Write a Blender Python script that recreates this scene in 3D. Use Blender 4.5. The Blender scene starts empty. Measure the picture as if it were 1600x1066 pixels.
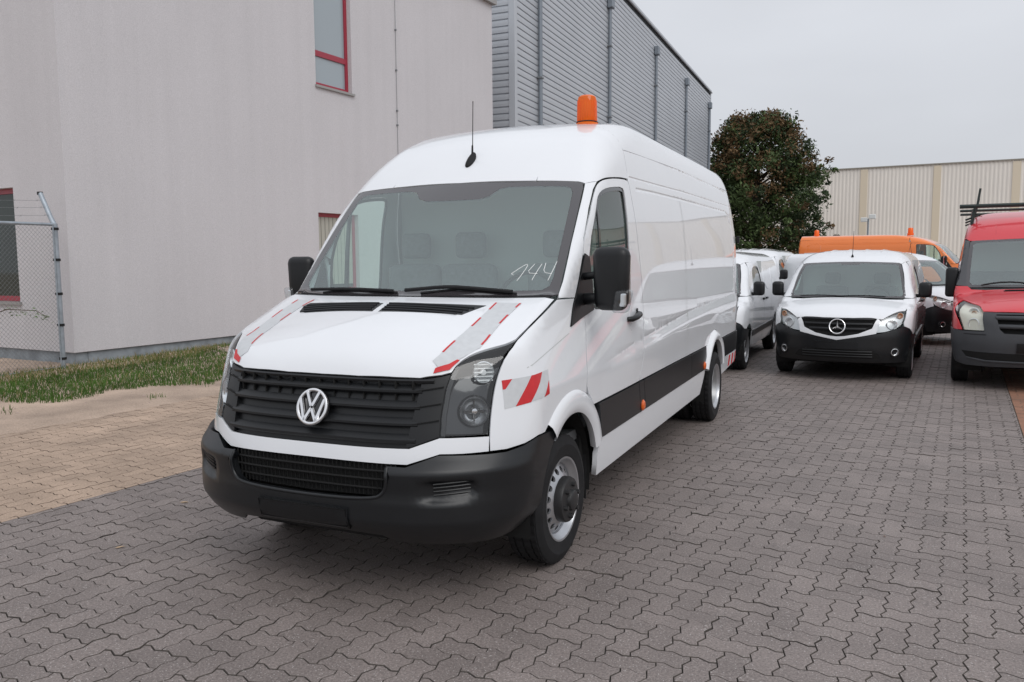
import bpy, bmesh, math, random
import numpy as np
from mathutils import Vector, Matrix
from mathutils.geometry import delaunay_2d_cdt
random.seed(7); rng = np.random.default_rng(11)
SC = bpy.context.scene
COL = SC.collection
R = math.radians

# ------------------------------------------------------------ camera
cam_d = bpy.data.cameras.new('camera'); cam = bpy.data.objects.new('camera', cam_d); COL.objects.link(cam)
YAW, PITCH, ROLL = 0.4173329, -0.0989547, -0.0073774
cy_, sy_, cp_, sp_ = math.cos(YAW), math.sin(YAW), math.cos(PITCH), math.sin(PITCH)
vf = Vector((-sy_*cp_, cy_*cp_, sp_)); vr0 = Vector((cy_, sy_, 0)); vu0 = vr0.cross(vf)
vr = math.cos(ROLL)*vr0 + math.sin(ROLL)*vu0; vu = -math.sin(ROLL)*vr0 + math.cos(ROLL)*vu0
cam.matrix_world = Matrix(((vr.x, vu.x, -vf.x, 2.4744), (vr.y, vu.y, -vf.y, -3.1157), (vr.z, vu.z, -vf.z, 1.6643), (0, 0, 0, 1)))
cam_d.sensor_width = 36; cam_d.lens = 1273.58/1600*36; cam_d.clip_start = .05; cam_d.clip_end = 2000
SC.camera = cam

# ------------------------------------------------------------ sky and sun (overcast)
SUN_EL, SUN_AZ = 52, 60          # azimuth measured from +Y towards +X ... light arrives from the camera's right
wd = bpy.data.worlds.new('World'); SC.world = wd; wd.use_nodes = True
nt = wd.node_tree; nt.nodes.clear()
def wn(t, **kw):
    n = nt.nodes.new(t)
    for k, v in kw.items(): setattr(n, k, v)
    return n
sky = wn('ShaderNodeTexSky', sky_type='NISHITA', sun_disc=False, sun_elevation=R(SUN_EL), sun_rotation=R(150), air_density=1.0, dust_density=4.0)
tc = wn('ShaderNodeTexCoord'); sep = wn('ShaderNodeSeparateXYZ'); nt.links.new(tc.outputs['Generated'], sep.inputs[0])
mr = wn('ShaderNodeMapRange'); mr.inputs['From Min'].default_value = 0; mr.inputs['From Max'].default_value = 1
mr.inputs['To Min'].default_value = 6.7; mr.inputs['To Max'].default_value = 9.6
nt.links.new(sep.outputs['Z'], mr.inputs['Value'])
mp = wn('ShaderNodeMapping'); mp.inputs['Scale'].default_value = (1.0, 1.0, 2.6); nt.links.new(tc.outputs['Generated'], mp.inputs[0])
nz = wn('ShaderNodeTexNoise'); nz.inputs['Scale'].default_value = 2.6; nz.inputs['Detail'].default_value = 4; nz.inputs['Roughness'].default_value = .45
nt.links.new(mp.outputs[0], nz.inputs['Vector'])
mr2 = wn('ShaderNodeMapRange'); mr2.inputs['From Min'].default_value = .3; mr2.inputs['From Max'].default_value = .7
mr2.inputs['To Min'].default_value = .93; mr2.inputs['To Max'].default_value = 1.05
nt.links.new(nz.outputs['Fac'], mr2.inputs['Value'])
mul = wn('ShaderNodeMath', operation='MULTIPLY'); nt.links.new(mr.outputs[0], mul.inputs[0]); nt.links.new(mr2.outputs[0], mul.inputs[1])
vm = wn('ShaderNodeVectorMath', operation='SCALE'); vm.inputs[0].default_value = (.965, .995, 1.06); nt.links.new(mul.outputs[0], vm.inputs['Scale'])
mx = wn('ShaderNodeMix', data_type='RGBA'); mx.inputs['Factor'].default_value = .94
nt.links.new(sky.outputs[0], mx.inputs['A']); nt.links.new(vm.outputs[0], mx.inputs['B'])
bg = wn('ShaderNodeBackground'); bg.inputs['Strength'].default_value = .1
out = wn('ShaderNodeOutputWorld'); nt.links.new(mx.outputs['Result'], bg.inputs['Color']); nt.links.new(bg.outputs[0], out.inputs[0])
sun_d = bpy.data.lights.new('sun', 'SUN'); sun = bpy.data.objects.new('sun', sun_d); COL.objects.link(sun)
sun_d.energy = 1.2; sun_d.angle = R(40); sun_d.color = (1, .985, .965)
sun.rotation_euler = Vector((.56, -.44, .70)).to_track_quat('Z', 'Y').to_euler()
SC.view_settings.view_transform = 'Standard'; SC.view_settings.look = 'None'; SC.view_settings.gamma = 1; SC.view_settings.exposure = 0
SC.cycles.use_denoising = True; SC.cycles.max_bounces = 10; SC.cycles.transparent_max_bounces = 16

# ------------------------------------------------------------ materials
MATS = {}
def pm(name, col, rough=.5, metal=0, coat=0, coat_r=.03, spec=.5, var=0, vscale=6, bump=0, bscale=60, bdist=.01, detail=4, emis=None, estr=0, trans=0, ior=1.5, spk=None, tint=None, grain=None, streak=0):
    """principled material; var = share of colour variation by noise, bump = fine relief, spk = light specks"""
    m = bpy.data.materials.new(name); m.use_nodes = True; MATS[name] = m
    n = m.node_tree; b = n.nodes['Principled BSDF']; L = n.links.new
    b.inputs['Base Color'].default_value = (*col, 1); b.inputs['Roughness'].default_value = rough; b.inputs['Metallic'].default_value = metal
    b.inputs['Coat Weight'].default_value = coat; b.inputs['Coat Roughness'].default_value = coat_r; b.inputs['Specular IOR Level'].default_value = spec
    b.inputs['Transmission Weight'].default_value = trans; b.inputs['IOR'].default_value = ior
    if emis: b.inputs['Emission Color'].default_value = (*emis, 1); b.inputs['Emission Strength'].default_value = estr
    if var or bump or spk or tint or grain:
        t = n.nodes.new('ShaderNodeNewGeometry') if tint != 'obj' else n.nodes.new('ShaderNodeNewGeometry')
        pos = t.outputs['Position']
        src = None
        if var:
            z = n.nodes.new('ShaderNodeTexNoise'); z.inputs['Scale'].default_value = vscale; z.inputs['Detail'].default_value = detail; L(pos, z.inputs['Vector'])
            r = n.nodes.new('ShaderNodeMapRange'); r.inputs['From Min'].default_value = .28; r.inputs['From Max'].default_value = .72
            r.inputs['To Min'].default_value = 1-var; r.inputs['To Max'].default_value = 1+var; L(z.outputs['Fac'], r.inputs['Value'])
            s = n.nodes.new('ShaderNodeVectorMath'); s.operation = 'SCALE'; s.inputs[0].default_value = col; L(r.outputs[0], s.inputs['Scale'])
            src = s.outputs[0]
        if streak:        # faint rain streaks running down
            mpp = n.nodes.new('ShaderNodeMapping'); mpp.inputs['Scale'].default_value = (2.2, 2.2, .09); L(pos, mpp.inputs[0])
            z = n.nodes.new('ShaderNodeTexNoise'); z.inputs['Scale'].default_value = 1.6; z.inputs['Detail'].default_value = 6; L(mpp.outputs[0], z.inputs['Vector'])
            r = n.nodes.new('ShaderNodeMapRange'); r.inputs['From Min'].default_value = .35; r.inputs['From Max'].default_value = .7; r.inputs['To Min'].default_value = 1+streak*.4; r.inputs['To Max'].default_value = 1-streak; L(z.outputs['Fac'], r.inputs['Value'])
            s = n.nodes.new('ShaderNodeVectorMath'); s.operation = 'SCALE'; L(src, s.inputs[0]); L(r.outputs[0], s.inputs['Scale']); src = s.outputs[0]
        if grain:
            z = n.nodes.new('ShaderNodeTexNoise'); z.inputs['Scale'].default_value = grain[0]; z.inputs['Detail'].default_value = 3; z.inputs['Roughness'].default_value = .7; L(pos, z.inputs['Vector'])
            r = n.nodes.new('ShaderNodeMapRange'); r.inputs['From Min'].default_value = .3; r.inputs['From Max'].default_value = .7; r.inputs['To Min'].default_value = 1-grain[1]; r.inputs['To Max'].default_value = 1+grain[1]; L(z.outputs['Fac'], r.inputs['Value'])
            s = n.nodes.new('ShaderNodeVectorMath'); s.operation = 'SCALE'
            if src: L(src, s.inputs[0])
            else: s.inputs[0].default_value = col
            L(r.outputs[0], s.inputs['Scale']); src = s.outputs[0]
        if tint:
            if tint == 'obj':
                a = n.nodes.new('ShaderNodeObjectInfo'); f = a.outputs['Random']
            else:
                a = n.nodes.new('ShaderNodeAttribute'); a.attribute_name = 'tint'; f = a.outputs['Fac']
            r = n.nodes.new('ShaderNodeMapRange'); r.inputs['To Min'].default_value = .91; r.inputs['To Max'].default_value = 1.07; L(f, r.inputs['Value'])
            s = n.nodes.new('ShaderNodeVectorMath'); s.operation = 'SCALE'
            if src: L(src, s.inputs[0])
            else: s.inputs[0].default_value = col
            L(r.outputs[0], s.inputs['Scale']); src = s.outputs[0]
        if spk:
            z = n.nodes.new('ShaderNodeTexNoise'); z.inputs['Scale'].default_value = spk[0]; z.inputs['Detail'].default_value = 1; L(pos, z.inputs['Vector'])
            r = n.nodes.new('ShaderNodeMapRange'); r.inputs['From Min'].default_value = spk[1]; r.inputs['From Max'].default_value = spk[1]+.06; L(z.outputs['Fac'], r.inputs['Value'])
            x = n.nodes.new('ShaderNodeMix'); x.data_type = 'RGBA'; L(r.outputs[0], x.inputs['Factor'])
            if src: L(src, x.inputs['A'])
            else: x.inputs['A'].default_value = (*col, 1)
            x.inputs['B'].default_value = (*spk[2], 1); src = x.outputs['Result']
        if src: L(src, b.inputs['Base Color'])
        if bump:
            z = n.nodes.new('ShaderNodeTexNoise'); z.inputs['Scale'].default_value = bscale; z.inputs['Detail'].default_value = 3; L(pos, z.inputs['Vector'])
            bp = n.nodes.new('ShaderNodeBump'); bp.inputs['Strength'].default_value = bump; bp.inputs['Distance'].default_value = bdist
            L(z.outputs['Fac'], bp.inputs['Height']); L(bp.outputs[0], b.inputs['Normal'])
    return m
def glassm(name, tint, rough=0.0, refl=1.0, ior=1.5, haze=0, hcol=(.5, .6, .57)):
    m = bpy.data.materials.new(name); m.use_nodes = True; MATS[name] = m
    n = m.node_tree; n.nodes.clear(); L = n.links.new
    o = n.nodes.new('ShaderNodeOutputMaterial'); t = n.nodes.new('ShaderNodeBsdfTransparent'); t.inputs[0].default_value = (*tint, 1)
    g = n.nodes.new('ShaderNodeBsdfGlossy'); g.inputs['Roughness'].default_value = rough; g.inputs[0].default_value = (refl, refl, refl, 1)
    lw = n.nodes.new('ShaderNodeLayerWeight'); lw.inputs['Blend'].default_value = .5     # Schlick reflectance, the same from both sides
    pw = n.nodes.new('ShaderNodeMath'); pw.operation = 'POWER'; pw.inputs[1].default_value = 5; L(lw.outputs['Facing'], pw.inputs[0])
    f0 = ((ior-1)/(ior+1))**2*1.8; f = n.nodes.new('ShaderNodeMapRange'); f.inputs['To Min'].default_value = f0; f.inputs['To Max'].default_value = 1; L(pw.outputs[0], f.inputs['Value'])
    x = n.nodes.new('ShaderNodeMixShader'); L(f.outputs[0], x.inputs[0]); L(t.outputs[0], x.inputs[1]); L(g.outputs[0], x.inputs[2]); 
    if haze:      # even diffuse share of hcol mixed over the glass
        dd = n.nodes.new('ShaderNodeBsdfDiffuse'); dd.inputs[0].default_value = (*hcol, 1); y = n.nodes.new('ShaderNodeMixShader'); y.inputs[0].default_value = haze
        L(x.outputs[0], y.inputs[1]); L(dd.outputs[0], y.inputs[2]); L(y.outputs[0], o.inputs[0])
    else: L(x.outputs[0], o.inputs[0])
    return m
pm('white_paint', (.77, .785, .81), .55, spec=.25, coat=1, coat_r=.008, var=.015, vscale=1.5)
pm('red_paint', (.60, .022, .036), .36, coat=.8, coat_r=.04, var=.03, vscale=2)
pm('bumper_grey', (.055, .058, .064), .55, spec=.4, var=.08, vscale=8)
pm('lamp_pale', (.82, .79, .66), .35)
pm('pillar_dark', (.05, .05, .055), .25, coat=.5)
pm('badge_blue', (.01, .03, .12), .2, coat=1)
pm('orange_paint', (.85, .20, .02), .35, coat=1, coat_r=.03)
pm('black_plastic', (.0065, .0072, .0085), .40, spec=.42, var=.12, vscale=9, bump=.10, bscale=900, bdist=.001)
pm('grey_plastic', (.0075, .0085, .010), .36, spec=.50, var=.10, vscale=8, bump=.10, bscale=900, bdist=.001)
pm('gloss_black', (.010, .010, .011), .12, coat=.6)
pm('dark_void', (.006, .006, .006), .9)
pm('rubber', (.016, .016, .017), .75, spec=.3, var=.2, vscale=14, bump=.15, bscale=300, bdist=.001)
pm('tyre_rubber', (.013, .013, .014), .74, spec=.3, var=.25, vscale=10)
pm('steel_rim', (.50, .51, .53), .34, metal=.85, var=.08, vscale=12)
pm('steel_dull', (.34, .345, .35), .45, metal=.6, var=.15, vscale=12)
pm('chrome', (.80, .80, .82), .10, metal=1)
pm('lamp_silver', (.86, .87, .88), .30, metal=1)
pm('hub_black', (.02, .02, .021), .45, bump=.15, bscale=200, bdist=.001)
pm('amber', (.72, .12, .012), .2, coat=.5)
pm('tail_red', (.40, .01, .012), .2, coat=.5)
pm('sticker_grey', (.56, .575, .59), .45, var=.05, vscale=30)
pm('sticker_red', (.55, .018, .022), .42, var=.08, vscale=30)
pm('frit', (.05, .046, .05), .10, coat=1)
pm('badge_chrome', (.86, .86, .87), .28, metal=1)
pm('seat_cloth', (.15, .155, .165), .9, var=.15, vscale=40)
pm('cab_trim', (.12, .125, .13), .7)
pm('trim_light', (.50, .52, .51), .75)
pm('paper_white', (.75, .77, .76), .7)
pm('chalk', (.85, .86, .85), .9)
pm('galvanized', (.34, .38, .42), .45, metal=.45, var=.18, vscale=9)
pm('wire_metal', (.22, .23, .24), .5, metal=.5)
glassm('windscreen_glass', (.80, .94, .90), ior=1.80, haze=.10, hcol=(.50, .68, .68))
glassm('side_glass', (.80, .93, .88), ior=1.52, haze=.02)
glassm('lens_glass', (.90, .92, .93), ior=1.46)
glassm('amber_glass', (1.0, .45, .06), ior=1.45, haze=.45, hcol=(1.0, .21, .01))
def translucent(name, col, mix=.5):
    m = bpy.data.materials.new(name); m.use_nodes = True; MATS[name] = m; n = m.node_tree; b = n.nodes['Principled BSDF']; L = n.links.new
    b.inputs['Base Color'].default_value = (*col, 1); b.inputs['Roughness'].default_value = .2; b.inputs['Coat Weight'].default_value = .5
    t = n.nodes.new('ShaderNodeBsdfTranslucent'); t.inputs[0].default_value = (*col, 1); x = n.nodes.new('ShaderNodeMixShader'); x.inputs[0].default_value = mix
    L(b.outputs[0], x.inputs[1]); L(t.outputs[0], x.inputs[2]); L(x.outputs[0], n.nodes['Material Output'].inputs[0])
translucent('beacon_orange', (1.0, .19, .008), .30)

# ------------------------------------------------------------ helpers: objects
def mk(name, me, mat=None, parent=None):
    o = bpy.data.objects.new(name, me); COL.objects.link(o)
    if mat is not None and len(me.materials) == 0: me.materials.append(MATS[mat] if isinstance(mat, str) else mat)
    if parent is not None: o.parent = parent
    return o
def tag(o, label, cat, group=None):
    o['label'] = label; o['category'] = cat
    if group: o['group'] = group
    return o
def struct(o): o['kind'] = 'structure'; return o
def stuff(o): o['kind'] = 'stuff'; return o
def thing(name, label, cat, loc=(0, 0, 0), rz=0, group=None):
    o = bpy.data.objects.new(name, None); COL.objects.link(o); o.location = loc; o.rotation_euler = (0, 0, rz); o.empty_display_size = .2
    return tag(o, label, cat, group)
def copy_tree(o, parent=None, swap=None):
    c = o.copy(); COL.objects.link(c)
    if parent is not None: c.parent = parent
    if swap and c.type == 'MESH':
        for i, s in enumerate(c.material_slots):
            if s.material and s.material.name in swap: s.link = 'OBJECT'; s.material = MATS[swap[s.material.name]]
    for ch in list(o.children): copy_tree(ch, c, swap)
    return c
def pydata(name, V, Fc, smooth=False):
    me = bpy.data.meshes.new(name); me.from_pydata([tuple(map(float, v)) for v in V], [], [tuple(map(int, f)) for f in Fc]); me.update()
    if smooth: me.polygons.foreach_set('use_smooth', [True]*len(me.polygons))
    return me
def bm_mesh(name, bm, smooth=False):
    me = bpy.data.meshes.new(name); bm.normal_update(); bm.to_mesh(me); bm.free()
    if smooth: me.polygons.foreach_set('use_smooth', [True]*len(me.polygons))
    return me
def add_box(bm, lo, hi, bev=0, seg=2, M=None):
    vs = [bm.verts.new((x, y, z)) for x in (lo[0], hi[0]) for y in (lo[1], hi[1]) for z in (lo[2], hi[2])]
    fs = [bm.faces.new([vs[i] for i in q]) for q in ((0, 1, 3, 2), (4, 6, 7, 5), (0, 4, 5, 1), (2, 3, 7, 6), (0, 2, 6, 4), (1, 5, 7, 3))]
    if bev:
        es = list({e for f in fs for e in f.edges})
        r = bmesh.ops.bevel(bm, geom=es, offset=bev, segments=seg, profile=.5, affect='EDGES')
        vs = list({v for f in r['faces'] for v in f.verts} | {v for v in vs if v.is_valid})
    if M is not None:
        for v in vs:
            if v.is_valid: v.co = M @ v.co
    return vs
def box_obj(name, lo, hi, mat, parent=None, bev=0, seg=2, M=None, smooth=False):
    bm = bmesh.new(); add_box(bm, lo, hi, bev, seg, M); return mk(name, bm_mesh(name, bm, smooth), mat, parent)
def lathe_data(prof, n=32, axis='x', arc=2*math.pi, a0=0):
    """prof: list of (radius, along)"""
    V = []; Fc = []; m = len(prof); full = abs(arc-2*math.pi) < 1e-6; k = n if full else n+1
    for i in range(k):
        a = a0+arc*i/n; c, s = math.cos(a), math.sin(a)
        for r, h in prof:
            V.append((h, r*c, r*s) if axis == 'x' else ((r*c, h, r*s) if axis == 'y' else (r*c, r*s, h)))
    for i in range(n):
        j = (i+1) % k
        for q in range(m-1): Fc.append((i*m+q, j*m+q, j*m+q+1, i*m+q+1))
    return V, Fc
def fix_normals(me):
    bm = bmesh.new(); bm.from_mesh(me); bmesh.ops.remove_doubles(bm, verts=bm.verts, dist=1e-6); bmesh.ops.recalc_face_normals(bm, faces=bm.faces); bm.to_mesh(me); bm.free(); me.update(); return me
def lathe(name, prof, mat, parent=None, n=32, axis='x', smooth=True, loc=None):
    V, Fc = lathe_data(prof, n, axis); me = fix_normals(pydata(name, V, Fc)); 
    if smooth:
        me.polygons.foreach_set('use_smooth', [True]*len(me.polygons)); sharp(me, 35)
    o = mk(name, me, mat, parent)
    if loc: o.location = loc
    return o
def sharp(me, deg=35):
    bm = bmesh.new(); bm.from_mesh(me); lim = R(deg)
    for e in bm.edges:
        if len(e.link_faces) == 2 and e.calc_face_angle(0) > lim: e.smooth = False
    bm.to_mesh(me); bm.free()
def tube_data(pts, r, n=8, closed=False, caps=True):
    pts = [Vector(p) for p in pts]; V = []; Fc = []; m = len(pts); up = None
    for i, p in enumerate(pts):
        a = pts[i-1] if (i > 0 or closed) else p; b = pts[(i+1) % m] if (i < m-1 or closed) else p
        d = (b-a).normalized()
        if up is None: up = d.orthogonal().normalized()
        up = (up-d*up.dot(d)); up = up.normalized() if up.length > 1e-6 else d.orthogonal().normalized()
        w = d.cross(up); rr = r[i] if isinstance(r, (list, tuple)) else r
        for k in range(n):
            t = 2*math.pi*k/n; V.append(p+rr*(math.cos(t)*up+math.sin(t)*w))
    for i in range(m if closed else m-1):
        j = (i+1) % m
        for k in range(n): Fc.append((i*n+k, i*n+(k+1) % n, j*n+(k+1) % n, j*n+k))
    if caps and not closed: Fc.append(tuple(range(n-1, -1, -1))); Fc.append(tuple(range((m-1)*n, m*n)))
    return V, Fc
def tube(name, pts, r, mat, parent=None, n=8, closed=False):
    V, Fc = tube_data(pts, r, n, closed); me = fix_normals(pydata(name, V, Fc, True)); sharp(me, 50); return mk(name, me, mat, parent)
class MB:
    def __init__(s): s.V = []; s.F = []
    def add(s, V, Fc): o = len(s.V); s.V += [tuple(v) for v in V]; s.F += [tuple(i+o for i in f) for f in Fc]; return s
    def box(s, lo, hi): 
        V = [(x, y, z) for x in (lo[0], hi[0]) for y in (lo[1], hi[1]) for z in (lo[2], hi[2])]
        return s.add(V, ((0, 1, 3, 2), (4, 6, 7, 5), (0, 4, 5, 1), (2, 3, 7, 6), (0, 2, 6, 4), (1, 5, 7, 3)))
    def build(s, name, mat, parent=None, smooth=False, ang=35):
        me = fix_normals(pydata(name, s.V, s.F, smooth))
        if smooth: me.polygons.foreach_set('use_smooth', [True]*len(me.polygons)); sharp(me, ang)
        return mk(name, me, mat, parent)

# ------------------------------------------------------------ helpers: curved shells cut into panels
def pch(xs, ys):
    xs = np.array(xs, float); ys = np.array(ys, float); h = np.diff(xs); d = np.diff(ys)/h
    m = np.zeros(len(xs)); m[0] = d[0]; m[-1] = d[-1]
    for i in range(1, len(xs)-1):
        if d[i-1]*d[i] > 0:
            w1 = 2*h[i]+h[i-1]; w2 = h[i]+2*h[i-1]; m[i] = (w1+w2)/(w1/d[i-1]+w2/d[i])
    def f(x):
        x = np.asarray(x, float); i = np.clip(np.searchsorted(xs, x)-1, 0, len(xs)-2)
        t = (x-xs[i])/h[i]; c = np.clip(t, 0, 1); c2 = c*c; c3 = c2*c
        r = (2*c3-3*c2+1)*ys[i]+(c3-2*c2+c)*h[i]*m[i]+(-2*c3+3*c2)*ys[i+1]+(c3-c2)*h[i]*m[i+1]
        return r+np.where(t < 0, (x-xs[0])*m[0], 0)+np.where(t > 1, (x-xs[-1])*m[-1], 0)
    return f
def smax(a, b, k):
    h = np.maximum(k-np.abs(a-b), 0)/k
    return np.maximum(a, b)+h*h*k*.25
def smin(a, b, k): return -smax(-a, -b, k)
def pdist(q, line):
    """distance of 2D points q (n,2) to a polyline, with the side (cross sign)"""
    best = np.full(len(q), 1e9); side = np.ones(len(q))
    for a, b in zip(line[:-1], line[1:]):
        a = np.array(a); b = np.array(b); d = b-a; t = np.clip(((q-a)@d)/(d@d), 0, 1); c = a+t[:, None]*d; e = q-c
        ds = np.hypot(e[:, 0], e[:, 1]); k = ds < best; best = np.where(k, ds, best); side = np.where(k, np.sign(d[0]*e[:, 1]-d[1]*e[:, 0]), side)
    return best, side
def inside(q, poly):
    x, y = q[:, 0], q[:, 1]; r = np.zeros(len(q), bool); p = np.asarray(poly); n = len(p)
    for i in range(n):
        x1, y1 = p[i]; x2, y2 = p[(i+1) % n]
        c = (y1 > y) != (y2 > y)
        if abs(y2-y1) > 1e-12: r ^= c & (x < (x2-x1)*(y-y1)/(y2-y1)+x1)
    return r
def dens(poly, res, closed=True):
    o = []; n = len(poly)
    for i in range(n if closed else n-1):
        a = np.array(poly[i]); b = np.array(poly[(i+1) % n]); k = max(1, int(math.ceil(np.linalg.norm(b-a)/res)))
        for j in range(k): o.append(a+(b-a)*j/k)
    if not closed: o.append(np.array(poly[-1]))
    return o
def chaikin(pts, it=2, closed=False, keep=True):
    p = [np.array(q, float) for q in pts]
    for _ in range(it):
        o = []; n = len(p)
        for i in range(n if closed else n-1):
            a, b = p[i], p[(i+1) % n]; o += [a*.75+b*.25, a*.25+b*.75]
        if not closed: o = [p[0]]+o[1:-1]+[p[-1]]
        p = o
    return p
def shrink(poly, g):
    p = np.array(poly); n = len(p); A = 0
    for i in range(n): A += p[i][0]*p[(i+1) % n][1]-p[(i+1) % n][0]*p[i][1]
    s = 1 if A > 0 else -1; o = []
    for i in range(n):
        d1 = p[i]-p[i-1]; d2 = p[(i+1) % n]-p[i]
        n1 = np.array([-d1[1], d1[0]])*s/(np.linalg.norm(d1)+1e-12); n2 = np.array([-d2[1], d2[0]])*s/(np.linalg.norm(d2)+1e-12)
        b = n1+n2; L = b@b
        o.append(p[i]+(b*2*g/L if L > .5 else b*g))
    return o
def grad(F, p, e=1.5e-3):
    g = np.stack([F(p+np.eye(3)[i]*e)-F(p-np.eye(3)[i]*e) for i in range(3)], -1)
    return g/(np.linalg.norm(g, axis=-1, keepdims=True)+1e-12)
def basis(d):
    d = np.array(d, float); d /= np.linalg.norm(d); up = np.array([0, 0, 1.]) if abs(d[2]) < .9 else np.array([0, 1., 0])
    e2 = up-d*(up@d); e2 /= np.linalg.norm(e2); e1 = np.cross(d, e2); return d, e1, e2
def lift(q, d, e1, e2, F, c0, c1):
    n = len(q); b = q[:, :1]*e1+q[:, 1:]*e2; N = max(12, int((c1-c0)/.02)); ts = np.linspace(c0, c1, N)
    v = F((b[None]+ts[:, None, None]*d).reshape(-1, 3)).reshape(N, n); neg = v < 0; i = np.argmax(neg, 0); bad = ~neg.any(0)
    i = np.clip(i, 1, N-1); lo = ts[i-1]; hi = ts[i]
    for _ in range(22):
        m = (lo+hi)/2; k = F(b+m[:, None]*d) < 0; hi = np.where(k, m, hi); lo = np.where(k, lo, m)
    p = b+hi[:, None]*d
    return p, bad
def patch(pts, d, F, res=.05, holes=(), g=.002, lines=(), rough_range=.3):
    """triangulate a polygon (3D points, seen along d) and lay it on the shell F -> points, triangles, boundary loops"""
    d, e1, e2 = basis(d); P3 = np.array(pts, float)
    to2 = lambda p: np.stack([np.asarray(p)@e1, np.asarray(p)@e2], -1)
    dep = P3@d; c0, c1 = dep.min()-rough_range, dep.max()+rough_range
    loops = [shrink(to2(P3), g) if g else [x for x in to2(P3)]]
    for h in holes: loops.append(shrink(to2(np.array(h, float)), -g) if g else [x for x in to2(np.array(h, float))])
    co = []; ed = []; lp = []
    for l in loops:
        l2 = dens(l, res); s = len(co); co += l2; k = len(l2); ed += [(s+i, s+(i+1) % k) for i in range(k)]; lp.append(np.array(l2))
    for ln in lines:
        l2 = dens([x for x in to2(np.array(ln, float))], res, False)
        l2 = [x for x, ok in zip(l2, inside(np.array(l2), lp[0])) if ok]; co += l2
    lo = lp[0].min(0); hi = lp[0].max(0)
    gx, gy = np.meshgrid(np.arange(lo[0]+res*.5, hi[0], res), np.arange(lo[1]+res*.5, hi[1], res)); q = np.stack([gx.ravel(), gy.ravel()], -1)
    ok = inside(q, lp[0])
    for h in lp[1:]: ok &= ~inside(q, h)
    q = q[ok]
    if len(q):
        dm = np.full(len(q), 1e9)
        for l in lp: dm = np.minimum(dm, pdist(q, list(l)+[l[0]])[0])
        co += list(q[dm > res*.35])
    r = delaunay_2d_cdt([Vector((float(a), float(b))) for a, b in co], ed, [], 0, 1e-7)
    V2 = np.array([(v.x, v.y) for v in r[0]]); T = np.array([f for f in r[2] if len(f) == 3])
    cen = V2[T].mean(1); ok = inside(cen, lp[0])
    for h in lp[1:]: ok &= ~inside(cen, h)
    T = T[ok]
    p, bad = lift(V2, d, e1, e2, F, c0, c1)
    T = T[~bad[T].any(1)]
    nt_ = np.cross(p[T[:, 1]]-p[T[:, 0]], p[T[:, 2]]-p[T[:, 0]])
    fl = (nt_@d) > 0; T[fl] = T[fl][:, ::-1]
    return p, T
def panel(name, patches, F, mat, parent=None, res=.05, g=.002, off=0, thick=.012, mirror=False, only_mirror=False, lines=(), F2=None):
    """one mesh: polygons laid on the shell F, with turned-in edges; patches = [(pts, dir[, holes])]"""
    F2 = F2 or F
    Vs = []; Fs = []; Ns = []
    for pt in patches:
        hs = pt[2] if len(pt) > 2 else ()
        p, T = patch(pt[0], pt[1], F2, res, hs, g, lines)
        used = np.unique(T); mp_ = -np.ones(len(p), int); mp_[used] = np.arange(len(used)); p = p[used]; T = mp_[T]
        n = grad(F2, p); p = p+n*off
        s = sum(len(v) for v in Vs)
        Vs.append(p); Ns.append(n); Fs += [tuple(t+s) for t in T]
        if thick:
            cnt = {}
            for t in T:
                for a, b in ((t[0], t[1]), (t[1], t[2]), (t[2], t[0])): cnt[(a, b)] = 1
            be = [(a, b) for (a, b) in cnt if (b, a) not in cnt]
            vi = sorted({x for e in be for x in e}); k = {v: i for i, v in enumerate(vi)}
            s1 = s+len(p); q = p[vi]; Vs.append(q); Ns.append(np.zeros((len(vi), 3))); Vs.append(q-n[vi]*thick); Ns.append(np.zeros((len(vi), 3)))
            s2 = s1+len(vi)
            Fs += [(s1+k[b], s1+k[a], s2+k[a], s2+k[b]) for a, b in be]
    V = np.concatenate(Vs); N = np.concatenate(Ns)
    def build(sgn):
        W = V*[sgn, 1, 1]; M_ = N*[sgn, 1, 1]; FF = Fs if sgn > 0 else [f[::-1] for f in Fs]
        me = pydata(name, W, FF, True)
        me.normals_split_custom_set([tuple(M_[l.vertex_index]) for l in me.loops])
        return mk(name, me, mat, parent)
    o = []
    if not only_mirror: o.append(build(1))
    if mirror or only_mirror: o.append(build(-1))
    return o
def sides(y_z): return [(1.0, y, z) for y, z in y_z]
def mirrored(o, name=None, parent=None):
    """mirror copy of a mesh object about x = 0"""
    me = o.data.copy(); bm = bmesh.new(); bm.from_mesh(me)
    for v in bm.verts: v.co.x = -v.co.x
    bmesh.ops.reverse_faces(bm, faces=bm.faces); bm.to_mesh(me); bm.free()
    c = bpy.data.objects.new(name or o.name.split('.')[0], me); COL.objects.link(c); c.parent = parent or o.parent
    l = o.location; c.location = (-l.x, l.y, l.z)
    for ch in o.children: mirrored(ch, None, c)
    return c
SX, SN = (-1, 0, 0), (0, 1, 0)
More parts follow.
